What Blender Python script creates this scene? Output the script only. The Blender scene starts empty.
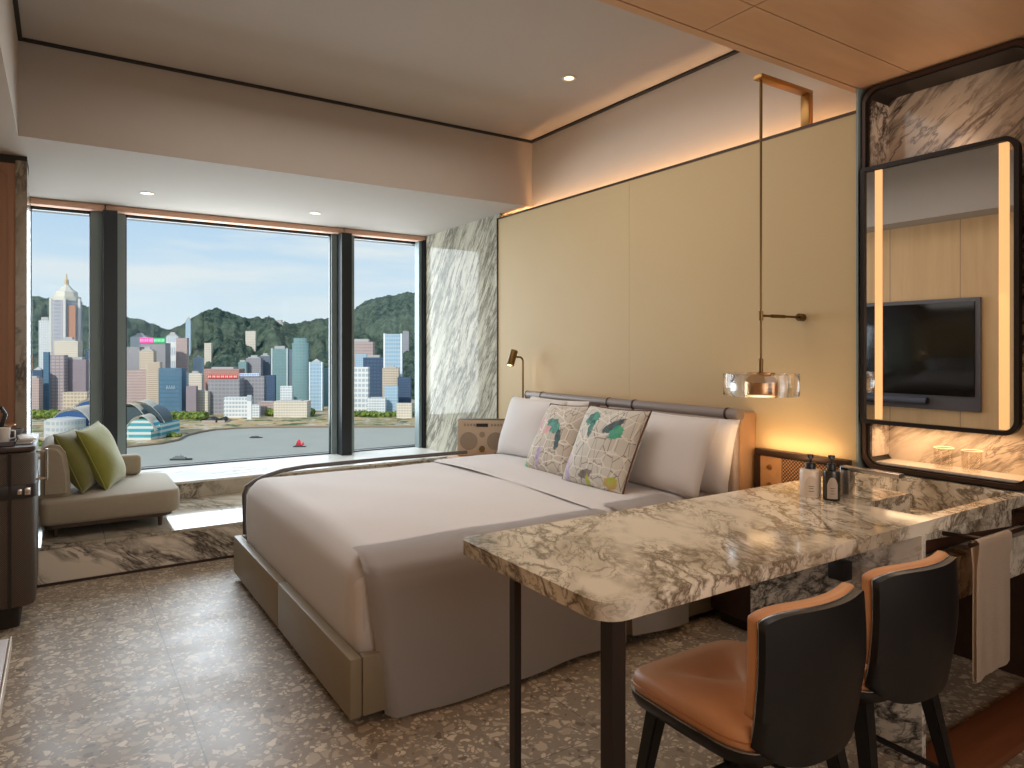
import bpy, bmesh, math, random
from mathutils import Vector, Matrix, Euler
random.seed(7)
PI = math.pi
scene = bpy.context.scene
COL = scene.collection
CAM_H = 1.35
# ------------------------------------------------------------------ helpers
def lin(c):
    return tuple(((x/255.0)/12.92 if x/255.0 <= 0.04045 else ((x/255.0+0.055)/1.055)**2.4) for x in c)
def newbm(): return bmesh.new()
def add_box(bm, x0, x1, y0, y1, z0, z1, bev=0.0, seg=2, mat=None):
    t = bmesh.new()
    r = bmesh.ops.create_cube(t, size=1.0)
    for v in t.verts:
        v.co = Vector(((x0+x1)/2+v.co.x*(x1-x0), (y0+y1)/2+v.co.y*(y1-y0), (z0+z1)/2+v.co.z*(z1-z0)))
    if bev > 0:
        bmesh.ops.bevel(t, geom=list(t.edges), offset=bev, segments=seg, profile=0.5, affect='EDGES', clamp_overlap=True)
    if mat is not None: t.transform(mat)
    merge(bm, t)
    return bm
def merge(bm, t):
    me = bpy.data.meshes.new('tmp'); t.to_mesh(me); t.free(); bm.from_mesh(me); bpy.data.meshes.remove(me)
def box(*a, **k): return add_box(newbm(), *a, **k)
def add_prism(bm, pts, z0, z1, bev=0.0, mat=None):
    t = bmesh.new()
    lo = [t.verts.new((p[0], p[1], z0)) for p in pts]; hi = [t.verts.new((p[0], p[1], z1)) for p in pts]
    n = len(pts)
    t.faces.new(lo[::-1]); t.faces.new(hi)
    for i in range(n): t.faces.new((lo[i], lo[(i+1) % n], hi[(i+1) % n], hi[i]))
    bmesh.ops.recalc_face_normals(t, faces=t.faces)
    if bev > 0:
        ed = [e for e in t.edges if abs(e.verts[0].co.z-e.verts[1].co.z) < 1e-6]
        bmesh.ops.bevel(t, geom=ed, offset=bev, segments=2, profile=0.5, affect='EDGES')
    if mat is not None: t.transform(mat)
    merge(bm, t); return bm
def rrect(x0, x1, y0, y1, r, n=6, rs=None):
    rs = rs or (r, r, r, r)   # corners: x0y0, x1y0, x1y1, x0y1
    out = []
    for (cx, cy, a0, rr) in ((x0, y0, PI, rs[0]), (x1, y0, 1.5*PI, rs[1]), (x1, y1, 0, rs[2]), (x0, y1, .5*PI, rs[3])):
        if rr <= 0: out.append((cx, cy)); continue
        ox = cx+rr if cx == x0 else cx-rr; oy = cy+rr if cy == y0 else cy-rr
        for k in range(n+1):
            a = a0+(PI/2)*k/n
            out.append((ox+rr*math.cos(a), oy+rr*math.sin(a)))
    return out
def add_tube(bm, pts, r, n=10, caps=True):
    pts = [Vector(p) for p in pts]
    rs = r if isinstance(r, (list, tuple)) else [r]*len(pts)
    rings = []; prev = None
    for i, p in enumerate(pts):
        d = (pts[min(i+1, len(pts)-1)]-pts[max(i-1, 0)]).normalized()
        if prev is None:
            a = Vector((0, 0, 1)) if abs(d.z) < .9 else Vector((1, 0, 0))
            u = d.cross(a).normalized()
        else:
            u = (prev-d*prev.dot(d)).normalized()
        prev = u; w = d.cross(u)
        rings.append([bm.verts.new(p+(u*math.cos(2*PI*k/n)+w*math.sin(2*PI*k/n))*rs[i]) for k in range(n)])
    for a, b in zip(rings, rings[1:]):
        for k in range(n): bm.faces.new((a[k], a[(k+1) % n], b[(k+1) % n], b[k]))
    if caps: bm.faces.new(rings[0][::-1]); bm.faces.new(rings[-1])
    return bm
def add_lathe(bm, prof, n=32, c=(0, 0, 0)):
    rings = []
    for (r, z) in prof:
        if r < 1e-5: rings.append([bm.verts.new((c[0], c[1], c[2]+z))])
        else: rings.append([bm.verts.new((c[0]+r*math.cos(2*PI*k/n), c[1]+r*math.sin(2*PI*k/n), c[2]+z)) for k in range(n)])
    for a, b in zip(rings, rings[1:]):
        for k in range(n):
            k2 = (k+1) % n
            if len(a) == 1 and len(b) == 1: continue
            if len(a) == 1: bm.faces.new((a[0], b[k2], b[k]))
            elif len(b) == 1: bm.faces.new((a[k], a[k2], b[0]))
            else: bm.faces.new((a[k], a[k2], b[k2], b[k]))
    return bm
def add_grid(bm, f, nu, nv, closed_u=False):
    V = [[bm.verts.new(f(i/nu, j/nv)) for j in range(nv+1)] for i in range(nu+1)]
    for i in range(nu):
        for j in range(nv): bm.faces.new((V[i][j], V[i+1][j], V[i+1][j+1], V[i][j+1]))
    return bm
def finish(name, bm, mat, smooth=True, ang=40):
    bmesh.ops.recalc_face_normals(bm, faces=bm.faces)
    me = bpy.data.meshes.new(name); bm.to_mesh(me); bm.free()
    if mat is not None:
        me.materials.append(mat)
    if smooth:
        me.polygons.foreach_set('use_smooth', [True]*len(me.polygons))
        me.set_sharp_from_angle(angle=math.radians(ang))
    o = bpy.data.objects.new(name, me); COL.objects.link(o)
    return o
def tag(o, label, cat, group=None, kind=None):
    o['label'] = label; o['category'] = cat
    if group: o['group'] = group
    if kind: o['kind'] = kind
    return o
def thing(name, label, cat, loc=(0, 0, 0), rz=0, group=None):
    o = bpy.data.objects.new(name, None); COL.objects.link(o); o.empty_display_size = .1
    o.location = loc; o.rotation_euler = (0, 0, rz)
    return tag(o, label, cat, group)
def part(name, bm, mat, parent, world=False, **k):
    """world=True: the mesh is given in room coordinates and moved into the parent's frame"""
    o = finish(name, bm, mat, **k)
    if world:
        off = Vector((0, 0, 0)); p = parent
        while p is not None: off += Vector(p.location); p = p.parent
        o.data.transform(Matrix.Translation(-off))
    o.parent = parent
    return o
def single(name, bm, mat, label, cat, group=None, base=None, **k):
    """a thing that is one mesh; origin moved to base"""
    o = finish(name, bm, mat, **k)
    if base is not None:
        o.data.transform(Matrix.Translation(-Vector(base))); o.location = base
    return tag(o, label, cat, group)
def struct(name, bm, mat, **k):
    o = finish(name, bm, mat, **k); o['kind'] = 'structure'; return o
def dup(root, loc, rz=None, label=None):
    r = root.copy(); COL.objects.link(r); r.location = loc
    if rz is not None: r.rotation_euler = (0, 0, rz)
    if label: r['label'] = label
    for ch in list(root.children):
        c = ch.copy(); COL.objects.link(c); c.parent = r
        for g in ch.children:
            d = g.copy(); COL.objects.link(d); d.parent = c
    return r
# ------------------------------------------------------------------ materials
class NT:
    def __init__(s, name):
        s.m = bpy.data.materials.new(name); s.m.use_nodes = True
        s.t = s.m.node_tree; s.n = s.t.nodes; s.l = s.t.links
        s.b = s.n['Principled BSDF']; s.out = s.n['Material Output']
        s._tc = None
    def new(s, t, **k):
        n = s.n.new(t)
        for a, v in k.items(): setattr(n, a, v)
        return n
    def put(s, sock, v):
        if v is None: return
        if hasattr(v, 'links') or isinstance(v, bpy.types.NodeSocket): s.l.new(v, sock)
        else:
            if isinstance(v, (tuple, list)) and len(v) == 3 and sock.type == 'RGBA': v = (*v, 1)
            sock.default_value = v
    def coord(s, kind='Object'):
        if s._tc is None: s._tc = s.new('ShaderNodeTexCoord')
        return s._tc.outputs[kind]
    def math(s, op, a, b=None, c=None, clamp=False):
        n = s.new('ShaderNodeMath', operation=op); n.use_clamp = clamp
        s.put(n.inputs[0], a); s.put(n.inputs[1], b); s.put(n.inputs[2], c); return n.outputs[0]
    def mix(s, f, a, b, blend='MIX'):
        n = s.new('ShaderNodeMix', data_type='RGBA', blend_type=blend)
        s.put(n.inputs[0], f); s.put(n.inputs[6], a); s.put(n.inputs[7], b); return n.outputs[2]
    def mapping(s, v, scale=(1, 1, 1), rot=(0, 0, 0), loc=(0, 0, 0), typ='POINT'):
        n = s.new('ShaderNodeMapping', vector_type=typ); s.put(n.inputs[0], v)
        n.inputs['Location'].default_value = loc; n.inputs['Rotation'].default_value = rot; n.inputs['Scale'].default_value = scale
        return n.outputs[0]
    def noise(s, v, scale=5, detail=2, rough=.5, dist=0, color=False):
        n = s.new('ShaderNodeTexNoise'); s.put(n.inputs['Vector'], v)
        n.inputs['Scale'].default_value = scale; n.inputs['Detail'].default_value = detail
        n.inputs['Roughness'].default_value = rough; n.inputs['Distortion'].default_value = dist
        return n.outputs['Color' if color else 'Fac']
    def voro(s, v, scale=5, feature='F1', rnd=1.0):
        n = s.new('ShaderNodeTexVoronoi', feature=feature); s.put(n.inputs['Vector'], v)
        n.inputs['Scale'].default_value = scale; n.inputs['Randomness'].default_value = rnd
        return n
    def rng(s, v, a, b, c=0, d=1, smooth=False):
        n = s.new('ShaderNodeMapRange'); n.clamp = True
        if smooth: n.interpolation_type = 'SMOOTHSTEP'
        s.put(n.inputs[0], v); n.inputs[1].default_value = a; n.inputs[2].default_value = b
        n.inputs[3].default_value = c; n.inputs[4].default_value = d; return n.outputs[0]
    def bump(s, h, strength=.2, dist=.01):
        n = s.new('ShaderNodeBump'); s.put(n.inputs['Height'], h)
        n.inputs['Strength'].default_value = strength; n.inputs['Distance'].default_value = dist
        s.l.new(n.outputs[0], s.b.inputs['Normal']); return n
    def set(s, col=None, rough=None, metal=None, spec=None, emis=None, estr=None, coat=None, sheen=None):
        b = s.b
        if col is not None: s.put(b.inputs['Base Color'], col)
        if rough is not None: s.put(b.inputs['Roughness'], rough)
        if metal is not None: b.inputs['Metallic'].default_value = metal
        if spec is not None: b.inputs['Specular IOR Level'].default_value = spec
        if emis is not None: s.put(b.inputs['Emission Color'], emis); b.inputs['Emission Strength'].default_value = estr or 1
        if coat is not None: b.inputs['Coat Weight'].default_value = coat; b.inputs['Coat Roughness'].default_value = .05
        if sheen is not None: b.inputs['Sheen Weight'].default_value = sheen
        return s
def plain(name, rgb, rough=.6, metal=0, noise=.04, nscale=8, bump=0, bscale=60, **k):
    s = NT(name); c = lin(rgb)
    f = s.noise(s.coord(), nscale, 3)
    col = s.mix(f, tuple(x*(1-noise) for x in c), tuple(min(1, x*(1+noise)) for x in c))
    s.set(col=col, rough=rough, metal=metal, **k)
    if bump: s.bump(s.noise(s.coord(), bscale, 3), bump, .004)
    return s.m
def emit(name, rgb, strength):
    s = NT(name); s.set(col=lin(rgb), rough=.5, emis=lin(rgb), estr=strength); return s.m
def eul(d, up=(0, 0, 1)):
    return tuple(Vector(d).to_track_quat('X', 'Z').to_euler())
def marble(name, base=(236, 228, 216), vein=(104, 92, 80), d=(1, 0, 0), stretch=3.5, scale=5.0, width=.045, amount=1.0, rough=.14, tint=(205, 196, 184), cloud=.5, mask=(.42, .6), warp=.22, dist=.5):
    s = NT(name)
    v = s.coord()
    w = s.noise(v, 2.2, 3, .5, 0, color=True)
    vm = s.new('ShaderNodeVectorMath', operation='SCALE'); s.put(vm.inputs[0], w); vm.inputs['Scale'].default_value = warp
    va = s.new('ShaderNodeVectorMath', operation='ADD'); s.put(va.inputs[0], v); s.put(va.inputs[1], vm.outputs[0])
    p = s.mapping(va.outputs[0], scale=(stretch, 1, 1), rot=eul(d), typ='TEXTURE')
    n1 = s.noise(p, scale, 6, .62, dist)
    a1 = s.math('ABSOLUTE', s.math('SUBTRACT', n1, .5))
    v1 = s.rng(a1, 0, width, 1, 0)
    n2 = s.noise(p, scale*2.3, 5, .6, dist*1.6)
    a2 = s.math('ABSOLUTE', s.math('SUBTRACT', n2, .52))
    v2 = s.rng(a2, 0, width*.7, .75, 0)
    mk = s.rng(s.noise(s.mapping(va.outputs[0], scale=(stretch*.6, 1, 1), rot=eul(d), typ='TEXTURE', loc=(3, 1, 2)), scale*.45, 3), mask[0], mask[1])
    tot = s.math('MULTIPLY', s.math('MAXIMUM', v1, v2), mk)
    tot = s.math('MULTIPLY', tot, amount, clamp=True)
    cl = s.math('MULTIPLY', s.rng(s.noise(p, scale*.6, 4, .6, .3), .45, .65), s.math('MULTIPLY', mk, cloud))
    base2 = s.mix(cl, lin(base), lin(tint))
    col = s.mix(tot, base2, lin(vein))
    s.set(col=col, rough=rough)
    return s.m
def wood(name, a, b, rough=.45, d=(0, 0, 1), scale=14, stretch=12, seam=None):
    s = NT(name); v = s.coord()
    p = s.mapping(v, scale=(stretch, 1, 1), rot=eul(d), typ='TEXTURE')
    n = s.noise(p, scale, 5, .6, .6); m = s.noise(p, scale*5, 3)
    f = s.math('ADD', s.math('MULTIPLY', n, .75), s.math('MULTIPLY', m, .25))
    col = s.mix(s.rng(f, .3, .7), lin(a), lin(b))
    if seam:   # thin dark joints every `seam[1]` m along axis seam[0]
        sx = s.new('ShaderNodeSeparateXYZ'); s.put(sx.inputs[0], v)
        q = s.math('FRACT', s.math('DIVIDE', s.math('ADD', sx.outputs[seam[0]], 20+seam[2]), seam[1]))
        dk = s.math('LESS_THAN', q, .008/seam[1])
        col = s.mix(dk, col, lin(tuple(x*.8 for x in a)))
    s.set(col=col, rough=rough); s.bump(m, .05, .002)
    return s.m
def terrazzo():
    s = NT('terrazzo_floor'); v = s.coord()
    w = s.noise(v, 9, 3, .55, 0, color=True)
    vm = s.new('ShaderNodeVectorMath', operation='SCALE'); s.put(vm.inputs[0], w); vm.inputs['Scale'].default_value = .075
    va = s.new('ShaderNodeVectorMath', operation='ADD'); s.put(va.inputs[0], v); s.put(va.inputs[1], vm.outputs[0])
    P = va.outputs[0]
    col = s.mix(s.noise(v, 30, 4, .7), lin((132, 116, 98)), lin((158, 142, 123)))
    for sc, th, edge, seed in ((58, .40, .12, 5), (24, .50, .10, 0)):
        q = s.mapping(P, loc=(seed, seed*2, 0), scale=(1, 1, .35))
        vo = s.voro(q, sc); ed = s.voro(q, sc, 'DISTANCE_TO_EDGE')
        sp = s.new('ShaderNodeSeparateColor'); s.put(sp.inputs[0], vo.outputs['Color'])
        on = s.math('GREATER_THAN', sp.outputs[0], th)
        sz = s.math('MULTIPLY', sp.outputs[1], .22)
        inside = s.rng(s.math('SUBTRACT', ed.outputs['Distance'], s.math('ADD', sz, edge*.3)), 0, .05)
        m = s.math('MULTIPLY', on, inside)
        chip = s.mix(sp.outputs[2], lin((164, 147, 126)), lin((220, 205, 182)))
        chip = s.mix(s.math('GREATER_THAN', sp.outputs[1], .8), chip, lin((112, 94, 76)))
        col = s.mix(m, col, chip)
    sx = s.new('ShaderNodeSeparateXYZ'); s.put(sx.inputs[0], v)
    for ax, off in ((0, .80), (1, .55)):
        q = s.math('FRACT', s.math('DIVIDE', s.math('ADD', sx.outputs[ax], 12+off-.0), 1.2))
        col = s.mix(s.math('MULTIPLY', s.math('LESS_THAN', q, .004), .6), col, lin((66, 58, 50)))
    s.set(col=col, rough=s.rng(s.noise(v, 3, 2), .3, .7, .36, .5), spec=.9)
    return s.m
def weave(name, a, b, sc=70):
    s = NT(name); v = s.coord()
    sx = s.new('ShaderNodeSeparateXYZ'); s.put(sx.inputs[0], v)
    h = s.math('SINE', s.math('MULTIPLY', s.math('ADD', sx.outputs[0], sx.outputs[1]), sc*6.28))
    z = s.math('SINE', s.math('MULTIPLY', sx.outputs[2], sc*6.28))
    q = s.math('MULTIPLY', h, z)
    col = s.mix(s.rng(q, -.3, .6), lin(a), lin(b))
    s.set(col=col, rough=.5); s.bump(q, .5, .002)
    return s.m
def facade(name, wall, glass, fz=7.0, fx=6.0, rz=.45, rx=.3, rough=.3):
    s = NT(name); v = s.coord()
    sx = s.new('ShaderNodeSeparateXYZ'); s.put(sx.inputs[0], v)
    z = s.math('GREATER_THAN', s.math('FRACT', s.math('DIVIDE', sx.outputs[2], fz)), rz)
    h = s.math('GREATER_THAN', s.math('FRACT', s.math('DIVIDE', s.math('ADD', s.math('ADD', sx.outputs[0], sx.outputs[1]), 400.3), fx)), rx)
    w = s.math('MULTIPLY', z, h)
    g = s.mix(s.noise(v, .05, 3), lin(glass), tuple(min(1, x*1.5+.03) for x in lin(glass)))
    col = s.mix(w, s.mix(s.noise(v, .03, 3), tuple(x*.9 for x in lin(wall)), tuple(min(1, x*1.1) for x in lin(wall))), g)
    s.set(col=col, rough=.65, spec=.3)
    return s.m

M = {}
M['paint'] = plain('ceiling_paint', (186, 178, 170), .85, noise=.02)
M['paint_up'] = plain('upper_wall_paint', (214, 204, 192), .85, noise=.02)
M['beam'] = plain('beam_paint', (172, 162, 152), .85, noise=.02)
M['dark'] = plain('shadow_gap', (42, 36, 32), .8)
def panel_mat():
    s = NT('gold_fabric_wall_panel'); v = s.coord()
    n = s.noise(s.mapping(v, scale=(1, 1, 12), rot=(0, 0, 0)), 60, 3)
    f = s.noise(v, 1.2, 2)
    col = s.mix(f, lin((198, 172, 126)), lin((206, 182, 138)))
    col = s.mix(s.math('MULTIPLY', n, .25), col, lin((174, 148, 104)))
    s.set(col=col, rough=.6); s.bump(n, .12, .002); return s.m
M['panel'] = panel_mat()
M['marble_wall'] = marble('streaked_wall_marble', base=(204, 199, 182), vein=(104, 102, 90), d=(0, -.55, .83), stretch=6, scale=10, width=.06, amount=.95, rough=.07, tint=(172, 168, 150), cloud=.8, mask=(.28, .48), warp=.06, dist=.25)
M['marble_wall'].node_tree.nodes['Principled BSDF'].inputs['Specular IOR Level'].default_value = .12
M['marble_step'] = marble('platform_marble', base=(226, 214, 196), vein=(70, 60, 52), d=(.8, .0, -.55), stretch=4, scale=8, width=.07, rough=.15, tint=(150, 136, 118), cloud=.8, mask=(.38, .48), warp=.12, dist=.35)
M['marble_top'] = marble('platform_top_marble', base=(188, 178, 160), vein=(92, 82, 66), d=(.5, -.8, 0), stretch=4, scale=5, width=.05, rough=.10, tint=(160, 150, 130), cloud=.7, mask=(.42, .58))
M['marble_ledge'] = marble('window_ledge_marble', base=(226, 222, 214), vein=(170, 164, 152), d=(1, 0, 0), stretch=4, scale=4, width=.03, rough=.12)
M['marble_counter'] = marble('counter_marble', base=(232, 222, 204), vein=(108, 94, 76), d=(-.55, -.80, -.45), stretch=3.0, scale=6.5, width=.05, rough=.10, tint=(160, 146, 124), cloud=.9, mask=(.34, .46), warp=.13, dist=.35)
M['marble_pedestal'] = marble('pedestal_marble', base=(222, 214, 202), vein=(58, 54, 50), d=(0, -.75, .6), warp=.12, dist=.35, stretch=2.6, scale=8, width=.06, rough=.12, tint=(170, 164, 154), cloud=.6, mask=(.30, .42))
M['marble_niche'] = marble('niche_marble', base=(204, 186, 168), vein=(60, 44, 36), d=(0, -.75, .6), stretch=4.5, scale=7, width=.06, rough=.12, tint=(150, 130, 114), cloud=.7, mask=(.36, .50), warp=.08, dist=.3)
M['terrazzo'] = terrazzo()
M['wood_ceiling'] = wood('ceiling_wood', (188, 143, 106), (204, 160, 120), .42, d=(1, 0, 0), scale=5, stretch=6)
M['wood_left'] = wood('left_wall_wood', (206, 168, 120), (222, 184, 136), .5, d=(0, 0, 1), scale=9, seam=(1, .62, 0))
M['wood_nib'] = wood('door_wood', (136, 96, 68), (154, 110, 80), .45, d=(0, 0, 1), scale=9)
M['wood_dark'] = wood('dark_wood', (46, 30, 22), (64, 42, 30), .45, d=(1, 0, 0))
M['wood_mid'] = wood('brown_wood', (112, 66, 40), (134, 82, 52), .4, d=(1, 0, 0))
M['wood_oak'] = wood('oak_veneer', (178, 128, 82), (198, 150, 102), .45, d=(1, 0, 0))
M['blind'] = plain('roller_blind_fascia', (236, 190, 164), .7)
M['mullion'] = plain('grey_window_metal', (128, 142, 142), .45, .2)
M['mullion_dk'] = plain('dark_window_metal', (30, 36, 40), .4, .3)
M['brass'] = plain('brushed_brass', (176, 132, 78), .32, .9)
M['brass_dk'] = plain('aged_brass', (112, 86, 48), .35, .85)
M['copper'] = plain('copper', (190, 146, 104), .3, .9)
M['chrome'] = plain('dark_chrome', (206, 198, 190), .24, .9)
M['black'] = plain('black_lacquer', (20, 19, 20), .38)
M['black_frame'] = plain('black_bronze_frame', (38, 32, 30), .35, .4)
M['bronze'] = plain('brown_bronze_frame', (62, 46, 38), .38, .5)
M['leg'] = plain('dark_bronze_leg', (58, 50, 46), .4, .5)
M['black_plastic'] = plain('black_plastic', (22, 22, 24), .4)
M['leather_brown'] = plain('cognac_leather', (208, 150, 104), .48, noise=.08, nscale=6, bump=.12, bscale=180)
M['leather_seam'] = plain('cognac_leather_piping', (176, 108, 64), .45)
M['steel_edge'] = plain('steel_edge_trim', (170, 170, 172), .25, .9)
M['duvet'] = plain('white_cotton_duvet', (214, 208, 206), .85, noise=.015, nscale=2, bump=.25, bscale=4, sheen=.2)
M['pillowcase'] = plain('white_pillowcase', (222, 216, 213), .85, noise=.015, bump=.2, bscale=7, sheen=.2)
M['bed_leather'] = plain('olive_grey_leather', (146, 134, 112), .45, noise=.02, bump=.08, bscale=200)
M['head_leather'] = plain('grey_headboard_leather', (176, 160, 148), .45, noise=.05, bump=.08, bscale=200)
M['head_roll'] = plain('grey_headboard_roll', (138, 126, 120), .4, noise=.05)
M['head_side'] = plain('warm_lit_headboard_side', (190, 146, 104), .55)  # tan includes the warm lamplight on the headboard's near face
M['sofa'] = plain('oatmeal_sofa_fabric', (156, 145, 126), .85, noise=.06, nscale=40, bump=.15, bscale=220, sheen=.2)
M['sofa_base'] = plain('dark_sofa_plinth', (74, 58, 46), .5)
M['olive'] = plain('olive_velvet', (100, 98, 34), .8, noise=.14, nscale=18, bump=.3, bscale=35, sheen=.5)
M['olive2'] = plain('lime_velvet', (126, 127, 44), .8, noise=.14, nscale=18, bump=.3, bscale=35, sheen=.5)
M['towel'] = plain('cream_towelling', (222, 202, 180), .95, noise=.05, nscale=40, bump=.35, bscale=260, sheen=.3)
M['rail'] = plain('grey_leather_rail', (84, 76, 72), .45)
M['tv'] = plain('tv_screen', (8, 8, 9), .12)
M['tv_panel'] = plain('tv_surround', (96, 94, 100), .45)
M['speaker_grey'] = plain('soundbar_cloth', (78, 80, 92), .7)
M['rattan'] = weave('brown_rattan_weave', (50, 42, 36), (104, 90, 76), 95)
M['cane'] = weave('cane_webbing', (60, 38, 26), (190, 140, 92), 55)
M['radio'] = plain('beige_radio_face', (192, 170, 146), .45)
M['radio_mesh'] = plain('radio_grille', (150, 134, 116), .7, noise=.2, nscale=300)
M['white'] = plain('white_ceramic', (232, 228, 222), .3)
M['label_dk'] = plain('bottle_label_grey', (176, 160, 146), .5)
M['bottle_dk'] = plain('dark_green_bottle', (42, 40, 34), .25)
M['bottle_wh'] = plain('cream_bottle', (226, 208, 190), .35)
M['led'] = emit('warm_led_strip', (255, 196, 132), 55)
M['mirror_led'] = emit('mirror_light_strip', (248, 190, 126), .68)
M['lamp_on'] = emit('downlight_lens', (255, 226, 180), 3.0)
M['pend_on'] = emit('pendant_lens', (255, 214, 160), 2.5)
def mirror_mat():
    s = NT('mirror_glass'); s.set(col=(.86, .86, .86), rough=.0, metal=1); return s.m
M['mirror'] = mirror_mat()
def glass_thin(name, refl=.06, tint=(1, 1, 1), edge=.6):
    s = NT(name); s.n.remove(s.b)
    tr = s.new('ShaderNodeBsdfTransparent'); tr.inputs[0].default_value = (*tint, 1)
    gl = s.new('ShaderNodeBsdfGlossy'); gl.inputs['Roughness'].default_value = .01
    lw = s.new('ShaderNodeLayerWeight'); lw.inputs[0].default_value = .35
    f = s.math('ADD', s.math('MULTIPLY', s.math('POWER', lw.outputs['Facing'], 3.0), edge), refl, clamp=True)
    mx = s.new('ShaderNodeMixShader'); s.l.new(f, mx.inputs[0]); s.l.new(tr.outputs[0], mx.inputs[1]); s.l.new(gl.outputs[0], mx.inputs[2])
    s.l.new(mx.outputs[0], s.out.inputs[0]); return s.m
M['pane'] = glass_thin('window_glass', .004, (.97, .985, .98), .08)
M['clear'] = glass_thin('clear_glass', .05, (.97, .95, .92), .5)
def acrylic():
    s = NT('clear_acrylic')
    s.set(col=(.96, .97, 1), rough=.03); s.b.inputs['Transmission Weight'].default_value = 1; s.b.inputs['IOR'].default_value = 1.45
    return s.m
M['acrylic'] = acrylic()

# ------------------------------------------------------------------ camera
cam_d = bpy.data.cameras.new('camera'); cam = bpy.data.objects.new('camera', cam_d); COL.objects.link(cam)
cam.location = (0, 0, CAM_H)
fwd = Vector((.5480, .8365, 0)).normalized()
cam.rotation_euler = fwd.to_track_quat('-Z', 'Y').to_euler()
cam_d.sensor_width = 36; cam_d.lens = 690/1024*36; cam_d.shift_y = -34/1024
cam_d.clip_end = 20000; cam_d.clip_start = .02
scene.camera = cam
def P(px, D, py=None, z=None):
    """point at forward distance D on the sight line of pixel column px"""
    r = (px-512)/690*D
    zz = CAM_H-(py-350)*D/690 if z is None else z
    return Vector((.8365*r+.548*D, -.548*r+.8365*D, zz))

# ------------------------------------------------------------------ room shell
struct('floor', box(-.6, 3.4, -2.2, 4.78, -.15, 0), M['terrazzo'], smooth=False)
# main recessed ceiling and the lower ceiling round it
struct('ceiling', box(-.62, 3.45, 1.85, 6.75, 3.04, 3.25), M['paint'], smooth=False)
b = newbm()
add_box(b, -.62, 3.45, 4.59, 6.75, 2.51, 3.04)
struct('trim_1', b, M['beam'], smooth=False)['label'] = 'dropped ceiling over the window bay'
struct('trim_2', box(-.62, -.19, 1.85, 4.589, 2.51, 3.04), M['beam'], smooth=False)
# dark shadow gaps at the top of the recess
struct('trim_3', box(-.19, 3.2, 4.565, 4.59, 3.025, 3.039), M['dark'], smooth=False)
struct('trim_4', box(3.175, 3.2, 1.86, 4.565, 3.025, 3.039), M['dark'], smooth=False)
struct('trim_5', box(-.19, -.17, 1.86, 4.565, 3.025, 3.039), M['dark'], smooth=False)
# low wooden ceiling over the vanity side
b = newbm()
xs = [-.62, .86, 2.06, 3.45]; ys = [-2.2, -.6, .55, 1.577, 1.808]
for i in range(3):
    for j in range(4):
        add_box(b, xs[i]+.003, xs[i+1]-.003, ys[j]+.003, ys[j+1]-.003, 2.57, 2.60)
add_box(b, -.62, 3.45, 1.814, 1.85, 2.57, 3.3)
struct('ceiling_wood', b, M['wood_ceiling'], smooth=False)['label'] = 'lowered ceiling of wooden panels'
struct('trim_6', box(-.62, 3.45, -2.2, 1.8135, 2.60, 3.3), M['dark'], smooth=False)
# walls
struct('wall_left', box(-.62, -.5, -2.2, 6.75, 0, 2.6), M['wood_left'], smooth=False)
struct('wall_back', box(-.62, 3.45, -2.35, -2.2, 0, 3.2), M['paint_up'], smooth=False)
struct('wall_right', box(3.2, 3.45, 1.81, 6.75, -.15, 3.04), M['paint_up'], smooth=False)
struct('wall_vanity', box(3.32, 3.45, -2.2, 1.81, -.15, 2.6), M['wood_dark'], smooth=False)
# return wall beside the window: wooden door face and marble end
struct('wall_return', box(-.5, -.222, 5.06, 5.35, .22, 2.46), M['wood_nib'], smooth=False)
b = newbm()
add_prism(b, rrect(-.62, -.262, .30, 2.42, .05), 0, .012, mat=Matrix.Translation((0, 5.058, 0)) @ Matrix.Rotation(PI/2, 4, 'X'))
struct('door_1', b, wood('door_face_wood', (124, 84, 58), (140, 98, 68), .4, d=(0, 0, 1), scale=9), smooth=False)
add = newbm(); add_box(add, -.222, -.165, 5.05, 5.35, .22, 2.48); add_box(add, -.5, -.19, 5.35, 6.5, .22, 2.51)
struct('wall_return_marble', add, marble('return_marble', base=(150, 140, 124), vein=(60, 54, 46), d=(.3, -.3, .8), stretch=3, scale=9, width=.08, rough=.2, tint=(110, 100, 86)), smooth=False)
struct('trim_7', box(-.5, -.165, 5.06, 5.35, 2.46, 2.51), M['dark'], smooth=False)
# marble wall beside the window
struct('wall_marble', box(3.125, 3.2, 4.965, 6.47, .22, 2.51), M['marble_wall'], smooth=False)
# gold fabric wall panels behind the bed
for k, (y0, y1) in enumerate(((1.812, 3.3492), (3.3508, 4.962))):
    struct('wall_panel_%d' % (k+1), box(3.11, 3.165, y0, y1, 0, 2.455), M['panel'], smooth=False)
struct('trim_8', box(3.103, 3.168, 1.812, 4.962, 2.455, 2.468), M['bronze'], smooth=False)
struct('trim_9', box(3.10, 3.125, 4.9625, 4.972, 0, 2.468), M['bronze'], smooth=False)
struct('trim_10', box(3.105, 3.32, 1.802, 1.812, 0, 2.569), M['mullion'], smooth=False)
# window bay platform
struct('floor_platform', box(-.5, 3.125, 4.76, 6.6, 0, .205), M['marble_step'], smooth=False)
b = newbm()
for k in range(5):
    add_box(b, -.5+k*.725+.0015, -.5+(k+1)*.725-.0015, 4.755, 5.75, .205, .225)
struct('floor_platform_top', b, M['marble_top'], smooth=False)
struct('baseboard_platform', box(-.5, 3.12, 4.75, 4.76, 0, .014), M['bronze'], smooth=False)
struct('wall_ledge', box(-.19, 3.125, 5.75, 6.6, .225, .335), M['marble_top'], smooth=False)
struct('trim_11', box(-.19, 3.125, 5.74, 6.6, .335, .352), M['marble_ledge'], smooth=False)
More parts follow.
